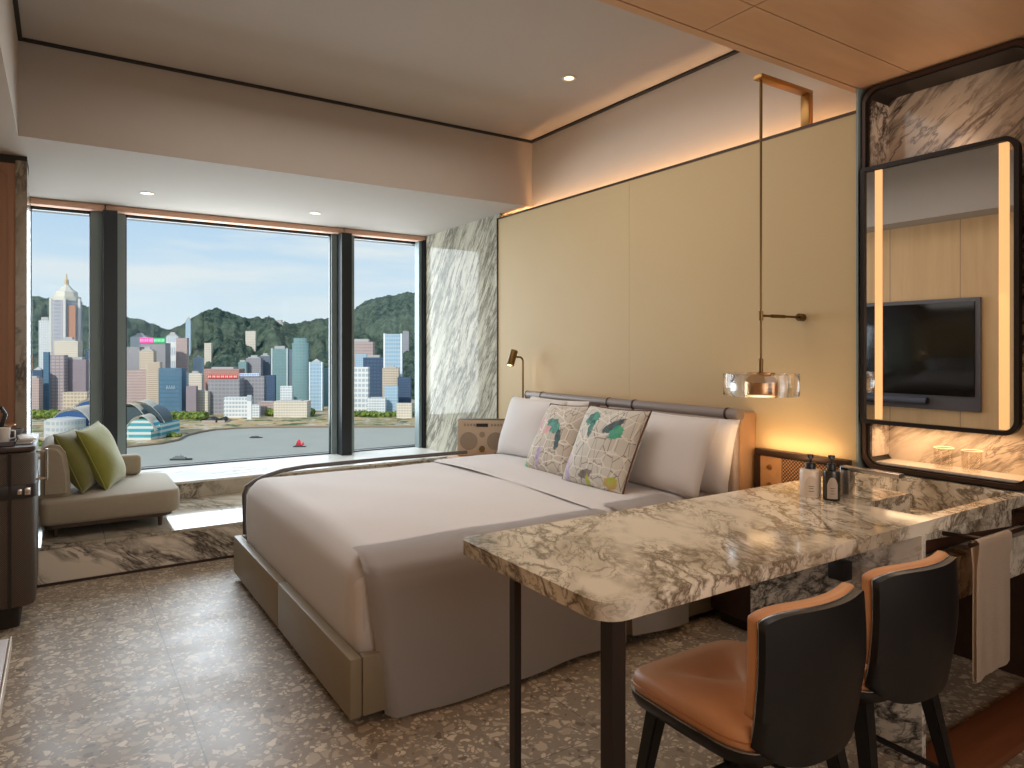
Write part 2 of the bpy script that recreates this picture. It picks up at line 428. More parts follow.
# window wall
wy = 6.50
def win(n, x0, x1):
    o = struct('window_%d' % n, box(x0, x1, wy, wy+.012, .352, 2.46), M['pane'], smooth=False)
    fr = newbm()
    for a in ((x0, x0+.008), (x1-.008, x1)): add_box(fr, a[0], a[1], wy-.005, wy+.03, .352, 2.46)
    add_box(fr, x0, x1, wy-.005, wy+.03, .352, .362); add_box(fr, x0, x1, wy-.005, wy+.03, 2.44, 2.46)
    part('frame', fr, M['mullion_dk'], o, smooth=False)
win(1, -.19, .205); win(2, .452, 2.175); win(3, 2.40, 3.09)
def mull(n, x0, x1, c, w):
    b = box(x0, x1, wy-.03, wy+.06, .352, 2.46)
    o = struct('window_%d' % n, b, M['mullion'], smooth=False); o['label'] = 'grey metal window mullion'
    part('dark_fin', box(c-w/2, c+w/2, wy-.17, wy-.03, .352, 2.46), M['mullion_dk'], o, smooth=False)
mull(4, .205, .452, .335, .098); mull(5, 2.175, 2.40, 2.275, .098)
b = newbm(); add_box(b, 3.06, 3.09, wy-.10, wy, .352, 2.46); 
o = struct('window_6', b, M['mullion'], smooth=False)
part('dark_fin', box(3.095, 3.125, wy-.13, wy, .352, 2.47), M['mullion_dk'], o, smooth=False)
b = newbm()
for (x0, x1) in ((-.19, .298), (.306, 2.262), (2.272, 3.12)): add_box(b, x0, x1, wy-.12, wy-.02, 2.462, 2.508, .006)
o = tag(finish('roller_blind', b, M['blind']), 'peach roller blind cassette running along the top of the window', 'blind')
struct('wall_window', newbm() if False else box(-.62, 3.45, 6.6, 6.75, -.15, .34), M['dark'], smooth=False)
struct('trim_12', box(-.62, 3.45, wy+.03, 6.75, 2.462, 2.51), M['dark'], smooth=False)
# cove light behind the panel top (real strip in the slot)
led = single('cove_light_strip', box(3.172, 3.186, 1.9, 4.93, 2.405, 2.415), M['led'], 'warm linear cove light glowing above the gold wall panels', 'light strip', base=(3.18, 3.4, 2.405), smooth=False)

# downlights
def downlight(loc, label):
    t = thing('downlight', label, 'ceiling light', loc, 0, 'recessed ceiling downlights')
    part('trim_ring', add_lathe(newbm(), [(.030, -.001), (.044, -.004), (.046, 0), (.03, .0)], 28), M['white'], t)
    part('lens', add_lathe(newbm(), [(0, -.0015), (.030, -.0015)], 24), M['lamp_on'], t)
for (px, py, zz, lb) in ((569, 78, 3.04, 'small round downlight in the recessed main ceiling'),
                         (147, 193, 2.51, 'round downlight in the window bay ceiling above the olive cushions'),
                         (315, 213, 2.51, 'round downlight in the window bay ceiling above the wide middle pane')):
    D = (zz-CAM_H)*690/(350-py)
    downlight(tuple(P(px, D, z=zz-.001)), lb)

# ------------------------------------------------------------------ bed
bed = thing('bed', 'wide double bed with olive grey leather base and padded grey headboard', 'bed', (1.9, 3.34, 0))
def pb(name, bm, mat, parent=bed, **k): return part(name, bm, mat, parent, world=True, **k)
for (y0, y1) in ((2.36, 3.338), (3.342, 4.32)):
    pb('foot_panel', box(.86, .905, y0, y1, .035, .25, .006), M['bed_leather'])
for (y0, y1) in ((2.36, 2.40), (4.28, 4.32)):
    pb('side_panel', box(.907, 2.965, y0, y1, .035, .25, .006), M['bed_leather'])
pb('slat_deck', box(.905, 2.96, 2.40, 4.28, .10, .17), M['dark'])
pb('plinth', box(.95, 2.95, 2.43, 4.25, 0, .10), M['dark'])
# headboard
hb = pb('headboard', box(2.985, 3.108, 2.365, 4.315, .02, 1.02, .012), M['head_side'])
ys = [2.372, 2.44, 3.15, 3.385, 4.12, 4.305]
for y0, y1 in zip(ys, ys[1:]):
    part('cushion_pad', box(2.945, 2.99, y0+.003, y1-.003, .30, .99, .018, 3), M['head_leather'], hb, world=True)
add = newbm(); add_tube(add, [(2.972, 2.372, 1.012), (2.972, 4.31, 1.012)], .030, 16); part('top_roll', add, M['head_roll'], hb, world=True)
for y in ys[1:-1]:
    add = newbm(); add_tube(add, [(2.972, y-.006, 1.012), (2.972, y+.006, 1.012)], .0325, 16); part('roll_band', add, M['bronze'], hb, world=True)
for y, mm in ((2.366, 'head_roll'), (4.314, 'black_frame')):
    add = newbm(); add_tube(add, [(2.972, y-.006, 1.012), (2.972, y+.006, 1.012)], .0315, 16); part('end_cap', add, M[mm], hb, world=True)
# guard rail on the window side
b = newbm()
pts = [(.93, 4.345, .03), (.93, 4.345, .25), (.925, 4.345, .48), (.94, 4.35, .525), (.99, 4.355, .555), (1.06, 4.36, .58), (1.16, 4.365, .602), (1.30, 4.37, .612), (1.8, 4.38, .613), (2.48, 4.39, .606)]
add_tube(b, pts, .013, 10)
o = tag(finish('bed_rail', b, M['rail']), 'slim grey tubular rail curving along the window side of the bed', 'rail')
# mattress + duvet
mt = single('mattress', box(.915, 2.93, 2.42, 4.26, .172, .52, .05, 4), M['pillowcase'], 'thick white mattress set in the leather bed base', 'mattress', base=(1.9, 3.34, .172))
def sm(a, b, t):
    t = max(0, min(1, (t-a)/(b-a))); return t*t*(3-2*t)
def wr(x, y):
    return .004*math.sin(3.1*x+1.3*y)+.003*math.sin(5.3*y-2.1*x+1)+.002*math.sin(11*x+7*y)
def corner_path(L0, L1, zl, ztop, r, s):
    """profile: up from zl at L0, rounded over, across to L1; s in 0..1 by arc length"""
    h = ztop-zl-r; a = PI/2*r; w = L1-L0-r; T = h+a+w; d = s*T
    if d < h: return L0, zl+d, 0
    if d < h+a: t = (d-h)/r; return L0+r-r*math.cos(t), zl+h+r*math.sin(t), t/(PI/2)
    return L0+r+(d-h-a), ztop, 1
def shell_z(x, y, x0, y0, y1, top, zl, r):
    return 0
duv = newbm()
X0, X1, Y0, Y1, ZT, ZL, R = .912, 2.16, 2.405, 4.285, .59, .185, .10
# rounded cover: full top, foot side and both long sides tucked in the frame
def cover(u, v):
    # v across: 0 near side bottom .. 1 far side bottom ; u from foot bottom .. head
    half = (Y1-Y0)/2; cy = (Y0+Y1)/2
    h = ZT-ZL-R; a = PI/2*R; w = half-R; T = h+a+w
    d = abs(v-.5)*2*T; sg = 1 if v > .5 else -1
    if d < w: oy, ez = d, 0
    elif d < w+a: t = (d-w)/R; oy, ez = w+R*math.sin(t), R-R*math.cos(t)
    else: oy, ez = w+R, R+(d-w-a)
    Tx = h+a+(X1-X0-R); dx = (1-u)*Tx; wx = X1-X0-R
    if dx < wx: ox, ex = dx, 0
    elif dx < wx+a: t = (dx-wx)/R; ox, ex = wx+R*math.sin(t), R-R*math.cos(t)
    else: ox, ex = wx+R, R+(dx-wx-a)
    e = min(ZT-ZL, math.hypot(ez, ex) if (ez < R and ex < R) else max(ez, ex))
    x = X1-ox; y = cy+sg*oy
    # soften the vertical corner
    cx_, cyy = X0+R*1.2, (Y0+R*1.2 if sg < 0 else Y1-R*1.2)
    if x < cx_ and (y < cyy if sg < 0 else y > cyy):
        vx, vy = x-cx_, y-cyy; m = max(abs(vx), abs(vy)); L = math.hypot(vx, vy)
        if L > 1e-6: x = cx_+vx*m/L; y = cyy+vy*m/L
    crown = .020*math.sin(PI*min(1, max(0, (y-Y0)/(Y1-Y0))))
    z = ZT-e+(crown+wr(x, y))*(1 if e < .02 else max(0, 1-e/.12))
    bul = .012*math.sin(PI*min(1, e/(ZT-ZL)))
    return Vector((x-bul*(ex > R*.6), y+sg*bul*(ez > R*.6), z))
add_grid(duv, cover, 70, 90)
duvet = thing('duvet', 'white cotton duvet spread over the bed and hanging down its near side', 'duvet', (1.5, 3.34, .2))
part('cover', duv, M['duvet'], duvet, world=True, ang=80)
def drape(xa_top, xa_bot, xb_top, xb_bot, off, zb, ztop, fold, over=.12):
    bm = newbm()
    def f(u, v):
        # v 0 = on the bed top, 1 = hem
        n = .10
        if v < .25:
            t = v/.25; y = Y0+over*(1-t)+.02*(1-t); z = ztop+.004; yy = Y0+over-(over)*t; z = ztop+.012-(.05)*(t**3); k = 0
            yy -= off*t
        else:
            t = (v-.25)/.75; yy = Y0-off-.014*sm(0, .12, t)-.030*t; z = ztop-.038-(ztop-.038-zb)*t; k = t
        xa = xa_top+(xa_bot-xa_top)*k; xb = xb_top+(xb_bot-xb_top)*k
        x = xa+(xb-xa)*u
        wv = .007*math.sin(7*x+.5)+.004*math.sin(17*x+2)
        yy += wv*k
        if fold and u < .045: 
            q = 1-u/.045
            yy += .055*q*q*(1 if k > 0 else v/.25); x += .012*q
        hem = .012*math.sin(4*x)
        return Vector((x, yy, z+wr(x, yy)*(1-k)+hem*k))
    add_grid(bm, f, 60, 36)
    r = bmesh.ops.solidify(bm, geom=bm.faces[:], thickness=-.010)
    return bm
part('side_drape', drape(.915, .985, 2.135, 2.135, .048, .022, ZT, True), M['duvet'], duvet, world=True, ang=80)
# folded back band at the head end
def band(u, v):
    half = (Y1-Y0)/2+.012; cy = (Y0+Y1)/2; r = .10; zt = ZT+.014
    h = zt-ZL-r; a = PI/2*r; w = half-r; T = h+a+w
    d = abs(v-.5)*2*T; sg = 1 if v > .5 else -1
    if d < w: oy, ez = d, 0
    elif d < w+a: t = (d-w)/r; oy, ez = w+r*math.sin(t), r-r*math.cos(t)
    else: oy, ez = w+r, r+(d-w-a)
    x = 2.115+.75*u; y = cy+sg*oy
    lip = .010*(1-sm(0, .05, u))
    sink = .0
    return Vector((x, y, zt-ez-lip*(1 if ez < .05 else 0)+.018*math.sin(PI*min(1, max(0, (y-Y0)/(Y1-Y0))))+wr(x+.7, y)*(ez < .02)))
b = newbm(); add_grid(b, band, 24, 80)
part('folded_band', b, M['duvet'], duvet, world=True, ang=80)
part('band_drape', drape(2.165, 2.17, 2.56, 2.53, .050, .045, ZT+.02, False), M['duvet'], duvet, world=True, ang=80)

# pillows
def pillow_bm(w, h, t, pinch=.06, n=26, seed=0):
    bm = newbm(); rnd = random.Random(seed); ph = [rnd.uniform(0, 6) for _ in range(4)]
    for sg in (1, -1):
        def f(u, v):
            a, c = u*2-1, v*2-1
            x = a*w/2*(1-pinch*(1-a*a)*0-pinch*(1-abs(c)**2)*abs(a)**3*.9+0)
            y = c*h/2*(1-pinch*(1-abs(a)**2)*abs(c)**3*.9)
            th = (max(0, 1-abs(a)**2.6)**.55)*(max(0, 1-abs(c)**2.6)**.55)
            z = sg*t/2*th*(1+.08*math.sin(3*a+ph[0])*math.sin(3.5*c+ph[1]))
            return Vector((x, y, z))
        add_grid(bm, f, n, n)
    bmesh.ops.remove_doubles(bm, verts=bm.verts, dist=.0004)
    return bm
def lean_matrix(base, yaw, lean, h, roll=0):
    """pillow standing on its lower edge at base; local z (face) points along yaw, tipped back by lean from vertical"""
    face = Vector((math.cos(yaw), math.sin(yaw), 0))
    side = Vector((-math.sin(yaw), math.cos(yaw), 0))
    up = Vector((0, 0, 1))*math.cos(lean)-face*math.sin(lean)
    nf = side.cross(up)
    m = Matrix((side, up, nf)).transposed().to_4x4()
    m = m @ Matrix.Rotation(roll, 4, 'Z')
    m.translation = Vector(base)+up*h/2
    return m
def pillow(name, w, h, t, base, yaw, lean, mat, label, cat, group, seed=0, roll=0, piping=None, pinch=.06):
    bm = pillow_bm(w, h, t, pinch, seed=seed)
    o = finish(name, bm, mat, ang=120)
    o.matrix_world = lean_matrix(base, yaw, lean, h, roll)
    tag(o, label, cat, group)
    if piping is not None:
        def edge(a):
            # walk the outline
            s = a*4; k = int(s) % 4; f = (s-int(s))*2-1
            pts = {0: (f, -1), 1: (1, f), 2: (-f, 1), 3: (-1, -f)}[k]
            aa, cc = pts
            x = aa*w/2*(1-pinch*(1-cc*cc)*abs(aa)**3*.9); y = cc*h/2*(1-pinch*(1-aa*aa)*abs(cc)**3*.9)
            return (x, y, 0)
        pb_ = newbm(); add_tube(pb_, [edge(i/80) for i in range(81)], .005, 6, caps=False)
        part('piping', pb_, piping, o)
    return o
G = 'white bed pillows'
yawb = PI
pillow('bed_pillow', .72, .40, .18, (2.80, 2.66, .606), yawb, .24, M['pillowcase'], 'white pillow leaning on the headboard beside the amber-lit cane nightstand, behind another', 'pillow', G, 1)
pillow('bed_pillow', .76, .42, .19, (2.63, 2.72, .606), yawb, .38, M['pillowcase'], 'white pillow directly behind the bird cushion nearest the marble counter', 'pillow', G, 2)
pillow('bed_pillow', .68, .42, .17, (2.80, 3.84, .606), yawb, .24, M['pillowcase'], 'white pillow against the headboard under the reading lamp, mostly hidden by another', 'pillow', G, 3)
pillow('bed_pillow', .66, .43, .18, (2.64, 3.90, .606), yawb, .32, M['pillowcase'], 'white pillow standing in front of the one under the reading lamp, beside the radio', 'pillow', G, 4)
def bird_mat(name, blobs, base=(184, 172, 156)):
    s = NT(name); v = s.coord()
    vo = s.voro(s.mapping(v, rot=(0, 0, .6), scale=(1, .45, 1)), 19, 'DISTANCE_TO_EDGE'); l1 = s.rng(vo.outputs['Distance'], .010, .035, 1, 0)
    vo2 = s.voro(s.mapping(v, loc=(1, 2, 3), rot=(0, 0, -.5), scale=(.5, 1, 1)), 13, 'DISTANCE_TO_EDGE'); l2 = s.rng(vo2.outputs['Distance'], .010, .04, 1, 0)
    col = s.mix(s.noise(v, 4, 3), lin(base), lin(tuple(min(255, c+22) for c in base)))
    col = s.mix(s.math('MULTIPLY', l1, .75), col, lin((92, 80, 68)))
    col = s.mix(s.math('MULTIPLY', l2, .9), col, lin((226, 220, 208)))
    w = s.noise(v, 30, 3, .6, 0, color=True)
    vm = s.new('ShaderNodeVectorMath', operation='SCALE'); s.put(vm.inputs[0], w); vm.inputs['Scale'].default_value = .045
    va = s.new('ShaderNodeVectorMath', operation='ADD'); s.put(va.inputs[0], v); s.put(va.inputs[1], vm.outputs[0])
    for (cx, cy, rx, ry, ang, c1, c2) in blobs:
        q = s.mapping(va.outputs[0], loc=(cx+.022, cy+.022, 0), rot=(0, 0, ang), scale=(rx, ry, 1), typ='TEXTURE')
        sp = s.new('ShaderNodeSeparateXYZ'); s.put(sp.inputs[0], q)
        r2 = s.math('ADD', s.math('POWER', sp.outputs[0], 2), s.math('POWER', sp.outputs[1], 2))
        m = s.rng(r2, .75, 1.05, .92, 0)
        cc = s.mix(s.rng(s.noise(v, 26, 3), .4, .6), lin(c1), lin(c2))
        col = s.mix(m, col, cc)
    s.set(col=col, rough=.8, sheen=.2); s.bump(s.noise(v, 120, 2), .2, .002)
    return s.m
teal, dteal, pink, purp, lime, navy = (38, 150, 128), (18, 82, 84), (214, 140, 140), (160, 140, 186), (176, 184, 60), (34, 48, 66)
bm1 = bird_mat('bird_print_pink', [(.0, .055, .085, .045, -.4, teal, dteal), (.085, -.03, .025, .07, .15, dteal, navy), (-.06, .03, .05, .03, .3, pink, (200, 170, 160)),
                                   (-.17, .06, .022, .075, -.35, pink, purp), (-.06, -.14, .022, .075, -.05, purp, (196, 180, 200)), (-.2, -.2, .045, .03, 0, lime, teal)])
bm2 = bird_mat('bird_print_teal', [(-.10, .14, .05, .045, .5, teal, dteal), (-.075, .08, .022, .06, .1, dteal, teal), (.085, .11, .075, .03, .6, dteal, navy), (.12, .075, .05, .04, .8, teal, (60, 170, 120)),
                                   (-.18, -.16, .025, .09, .15, purp, (196, 180, 200)), (-.02, -.17, .06, .022, .35, (128, 116, 106), (90, 80, 74)), (0, -.20, .02, .03, .5, lime, (210, 190, 60)), (.17, -.19, .05, .03, .2, (196, 160, 80), lime)],
               base=(190, 184, 172))
pillow('bird_cushion', .48, .47, .16, (2.42, 3.34, .602), PI-.03, .50, bm1, 'patterned cushion with pink and green birds, nearer the window', 'cushion', 'bird patterned cushions', 5, piping=plain('dark_plum_piping', (64, 44, 44), .7), roll=.05)
pillow('bird_cushion', .49, .48, .16, (2.38, 2.87, .600), PI+.03, .46, bm2, 'patterned cushion with two teal birds, nearer the marble counter', 'cushion', 'bird patterned cushions', 6, piping=plain('brown_piping', (92, 60, 42), .7), roll=.0)

# ------------------------------------------------------------------ nightstand by the window + radio + reading lamp
ns = thing('nightstand', 'oak bedside table under the beige radio', 'nightstand', (2.80, 4.57, 0))
part('body', box(-.29, .295, -.16, .165, .06, .50, .006), M['wood_oak'], ns)
part('top', box(-.30, .298, -.17, .172, .50, .535, .005), M['wood_oak'], ns)
part('drawer', box(-.27, .28, -.172, -.16, .34, .48, .004), M['wood_oak'], ns)
part('plinth', box(-.25, .26, -.13, .14, 0, .06), M['dark'], ns)
rad = thing('radio', 'beige tabletop radio with two round speakers on the oak bedside table', 'radio', (2.745, 4.60, .536), math.atan2(-.60, .80))
part('case', box(-.19, .19, -.06, .06, 0, .275, .008), M['radio'], rad)
part('bezel', box(-.193, .193, -.055, .063, -.0 if False else .001, .278, .008), M['bronze'], rad)
for sx in (-1, 1):
    bm = newbm(); add_lathe(bm, [(0, .004), (.066, .004), (.068, 0), (.068, -.004)], 32)
    bm.transform(Matrix.Translation((sx*.105, -.060, .115)) @ Matrix.Rotation(PI/2, 4, 'X'))
    part('speaker_grille', bm, M['radio_mesh'], rad)
for (x, z, r, d, m) in ((0, .055, .022, .022, 'brass_dk'), (0, .165, .022, .004, 'radio_mesh'), (.10, .025, .005, .004, 'black'), (.12, .025, .005, .004, 'black')):
    bm = newbm(); add_lathe(bm, [(0, d), (r*.9, d), (r, d*.8), (r, 0)], 24); bm.transform(Matrix.Translation((x, -.060, z)) @ Matrix.Rotation(PI/2, 4, 'X'))
    part('knob' if r > .01 and d > .01 else 'button', bm, M[m], rad)
part('display', box(-.045, .045, -.064, -.059, .225, .250), M['black'], rad)
for k in range(8):
    x = (-.14+.024*k) if k < 4 else (.068+.024*(k-4))
    part('button', box(x, x+.015, -.063, -.059, .230, .248), M['radio_mesh'], rad)
rl = thing('reading_lamp', 'slim aged brass reading lamp with cylinder head above the headboard', 'lamp', (3.03, 4.47, 0))
bm = newbm(); pts = [(3.03, 4.47, .52), (3.03, 4.47, 1.26)]
for k in range(1, 7):
    a = k/6*PI/2; pts.append((3.03-.035*(1-math.cos(a)), 4.47, 1.26+.035*math.sin(a)))
pts.append((2.945, 4.48, 1.297))
add_tube(bm, pts, .0075, 10); part('stem', bm, M['brass_dk'], rl, world=True)
part('base', add_lathe(newbm(), [(0, .545), (.04, .545), (.04, .536), (0, .536)], 20, (0, 0, 0)), M['brass_dk'], rl)
bm = newbm(); add_tube(bm, [(2.955, 4.48, 1.345), (2.955, 4.48, 1.343), (2.905, 4.46, 1.235), (2.904, 4.46, 1.233)], [.026, .030, .030, .028], 20); part('lamp_head', bm, M['brass_dk'], rl, world=True)
bm = newbm(); add_tube(bm, [(2.9045, 4.46, 1.2345), (2.9035, 4.4597, 1.2305)], .022, 20); part('bulb', bm, M['pend_on'], rl, world=True)

# ------------------------------------------------------------------ cane nightstand on the counter side
nc = thing('cane_nightstand', 'dark framed bedside unit with cane back and orange-lit wooden panel', 'nightstand', (3.0, 2.08, 0))
def pn(name, bm, mat, parent=nc, **k): return part(name, bm, mat, parent, world=True, **k)
fr = newbm(); add_box(fr, 3.055, 3.107, 1.83, 2.34, .80, .835, .006); add_box(fr, 3.055, 3.107, 2.315, 2.34, .2, .80); add_box(fr, 3.055, 3.107, 1.83, 1.855, .2, .80)
pn('frame', fr, M['bronze'])
pn('panel', box(3.075, 3.105, 2.19, 2.315, .2, .80), M['wood_oak'])
pn('cane_panel', box(3.078, 3.105, 1.855, 2.188, .2, .80), M['cane'])
for z in (.745, .655):
    bm = newbm(); add_lathe(bm, [(0, .018), (.012, .016), (.014, .008), (.006, 0)], 16)
    bm.transform(Matrix.Translation((3.075, 2.255, z)) @ Matrix.Rotation(-PI/2, 4, 'Y')); pn('knob', bm, M['brass'])
pn('cabinet', box(2.72, 3.05, 1.83, 2.34, .06, .47, .006), M['wood_dark'])
pn('plinth', box(2.76, 3.05, 1.86, 2.31, 0, .06), M['dark'])

# ------------------------------------------------------------------ pendant
pd = thing('pendant_lamp', 'brass pendant on a long rod with a clear glass disc beside the headboard', 'pendant lamp', (2.78, 2.09, 1.1))
def pp(name, bm, mat, parent=pd, **k): return part(name, bm, mat, parent, world=True, **k)
bm = newbm(); add_tube(bm, [(2.78, 2.09, 2.635), (2.78, 2.09, 1.22)], .0055, 10); add_tube(bm, [(2.78, 2.09, 2.635), (2.78, 2.09, 2.35)], .007, 10); pp('rod', bm, M['brass_dk'])
b = newbm(); add_box(b, 2.755, 3.158, 2.065, 2.115, 2.63, 2.652, .004); add_box(b, 3.125, 3.158, 2.065, 2.115, 2.469, 2.63, .004); pp('bracket', b, M['brass'])
bm = newbm(); add_tube(bm, [(2.78, 2.09, 1.513), (3.08, 2.09, 1.513)], .006, 10); add_tube(bm, [(2.86, 2.09, 1.513), (2.96, 2.09, 1.513)], .009, 10); add_tube(bm, [(3.075, 2.09, 1.513), (3.109, 2.09, 1.513)], .019, 16)
add_tube(bm, [(2.78, 2.09, 1.49), (2.78, 2.09, 1.535)], .011, 12); pp('wall_stay', bm, M['brass_dk'])
bm = newbm(); add_tube(bm, [(2.78, 2.09, 1.31), (2.78, 2.09, 1.235)], .011, 12); pp('rod_sleeve', bm, M['brass_dk'])
bm = newbm(); add_lathe(bm, [(0, 1.243), (.062, 1.243), (.064, 1.238), (.062, 1.233), (0, 1.233)], 32, (2.78, 2.09, 0)); pp('top_disc', bm, M['brass'])
bm = newbm(); add_lathe(bm, [(.125, 1.135), (.170, 1.135), (.172, 1.14), (.172, 1.235), (.170, 1.24), (.125, 1.24), (.123, 1.235), (.123, 1.14), (.125, 1.135)], 48, (2.78, 2.09, 0)); pp('glass_ring', bm, M['acrylic'])
bm = newbm(); add_lathe(bm, [(.064, 1.232), (.124, 1.232), (.124, 1.229), (.064, 1.229), (.064, 1.232)], 40, (2.78, 2.09, 0)); pp('glass_top', bm, M['clear'])
bm = newbm(); add_lathe(bm, [(0, 1.195), (.074, 1.195), (.076, 1.190), (.076, 1.158), (.074, 1.152), (0, 1.152)], 36, (2.78, 2.09, 0)); pp('brass_drum', bm, M['copper'])
bm = newbm(); add_lathe(bm, [(0, 1.150), (.062, 1.150), (.066, 1.138), (.060, 1.128), (0, 1.126)], 36, (2.78, 2.09, 0)); pp('lens', bm, M['pend_on'])

# ------------------------------------------------------------------ counter
ct = thing('marble_counter', 'long cream marble counter with sunken basin and two slim dark legs', 'counter', (2.0, 1.46, 0))
def pc(name, bm, mat, parent=ct, **k): return part(name, bm, mat, parent, world=True, **k)
ZC, TH = .795, .042
b = newbm()
add_prism(b, rrect(.985, 2.41, 1.135, 1.79, .05, 6, rs=(.065, 0, 0, .035)), ZC-TH, ZC)
add_box(b, 2.41, 3.318, 1.135, 1.182, ZC-TH, ZC)
add_box(b, 2.41, 3.318, 1.62, 1.79, ZC-TH, ZC)
add_box(b, 2.41, 2.75, 1.39, 1.62, ZC-TH, ZC)
add_box(b, 3.10, 3.318, 1.182, 1.62, ZC-TH, ZC)
wt = pc('worktop', b, M['marble_counter'], ang=30)
b = newbm()   # basin: sloped floor and thin walls under the cut-out
def quad(bm, pts):
    bm.faces.new([bm.verts.new(p) for p in pts])
za, zb_, zt_ = .71, .665, ZC-.0005
quad(b, [(2.41, 1.182, za), (3.10, 1.182, zb_), (3.10, 1.62, zb_), (2.75, 1.62, .70), (2.75, 1.39, .706), (2.41, 1.39, za)])
quad(b, [(2.41, 1.182, za), (2.41, 1.39, za), (2.41, 1.39, zt_), (2.41, 1.182, zt_)])
quad(b, [(2.41, 1.3899, za), (2.75, 1.3899, .706), (2.75, 1.3899, zt_), (2.41, 1.3899, zt_)])
quad(b, [(2.7501, 1.39, .706), (2.7501, 1.62, .70), (2.7501, 1.62, zt_), (2.7501, 1.39, zt_)])
quad(b, [(2.75, 1.6199, .70), (3.10, 1.6199, zb_), (3.10, 1.6199, zt_), (2.75, 1.6199, zt_)])
quad(b, [(3.0999, 1.62, zb_), (3.0999, 1.182, zb_), (3.0999, 1.182, zt_), (3.0999, 1.62, zt_)])
quad(b, [(3.10, 1.1821, zb_), (2.41, 1.1821, za), (2.41, 1.1821, zt_), (3.10, 1.1821, zt_)])
bs = pc('basin', b, M['marble_counter'], smooth=False)
for s_ in (bs,):
    pass
part('drain_slot', box(3.02, 3.04, 1.30, 1.50, .676, .679), M['chrome'], bs, world=True)
pc('side_panel', box(2.31, 2.335, 1.13, 1.785, 0, ZC-TH), M['marble_pedestal'], smooth=False)
pc('slab_shade_box', box(2.336, 3.318, 1.24, 1.785, .625, .655), M['wood_dark'], smooth=False)  # dark box standing in for the shade beneath the slab
pc('slab_shade_face', box(2.336, 3.318, 1.205, 1.235, .655, ZC-TH), wood('slab_shade_brown', (58, 36, 26), (84, 54, 38), .4, d=(1, 0, 0)), smooth=False)  # dark brown front face, shade under the worktop put into its colour
pc('marble_box', box(2.336, 3.318, 1.165, 1.785, .475, .625), M['marble_counter'], smooth=False)
pc('leg', box(1.035, 1.075, 1.17, 1.21, 0, ZC-TH), M['leg'], smooth=False)
pc('leg', box(1.04, 1.062, 1.575, 1.60, 0, ZC-TH), M['leg'], smooth=False)
pc('outlet_box', box(2.255, 2.309, 1.36, 1.42, .55, .615, .004), M['black_plastic'])
bm = newbm()
for x in (2.56, 3.15):
    add_tube(bm, [(x, 1.206, .715), (x, 1.19, .715)], .018, 14); add_tube(bm, [(x, 1.19, .715), (x, 1.05, .722)], .008, 10)
add_tube(bm, [(2.44, 1.045, .724), (3.20, 1.045, .724)], .008, 10)
pc('towel_bar', bm, M['bronze'])
bm = newbm()
def twl(u, v):
    x = 2.47+.245*u; L = .93; s = v*L; r = .013; front = .445
    wv = .006*math.sin(9*u+1)+.004*math.sin(17*u)
    zc = .724
    if s < front: y = 1.045-.006-(r-.006)*sm(.8, 1, s/front)-.5*wv*(1-s/front); z = zc-(front-s)
    elif s < front+PI*r: a = (s-front)/r; y = 1.045-r*math.cos(a); z = zc+r*math.sin(a)
    else: y = 1.045+.006+(r-.006)*(1-sm(0, .2, (s-front-PI*r)/front))-.5*wv*((s-front)/front); z = zc-(s-front-PI*r)
    return Vector((x+.012*math.sin(5*z)*(u-.5), y, z+.01*u*(s < .02)))
add_grid(bm, twl, 16, 60)
bmesh.ops.solidify(bm, geom=bm.faces[:], thickness=.009)
single('hand_towel', bm, M['towel'], 'cream hand towel draped over the bar below the counter', 'towel', base=(2.65, 1.045, .28), ang=80)
# base cabinet under the basin: dark recess with a brown plinth on the floor
pc('back_panel', box(2.336, 3.318, 1.76, 1.785, 0, .475), M['wood_dark'], smooth=False)
pc('plinth_board', box(2.336, 3.318, 1.00, 1.17, 0, .03, .003), M['wood_mid'])
# faucet
fc = thing('faucet', 'square dark chrome tap with a flat spout beside the soap bottles', 'tap', (2.47, 1.475, ZC))
part('column', box(-.019, .019, -.019, .019, 0, .118, .003), M['chrome'], fc)
part('spout', box(-.019, .019, -.20, .0185, .104, .120, .003), M['chrome'], fc)
bm = newbm(); add_tube(bm, [(.019, 0, .07), (.032, 0, .07)], .011, 14); add_tube(bm, [(.028, 0, .07), (.035, -.02, .095)], .003, 8); part('handle', bm, M['chrome'], fc)
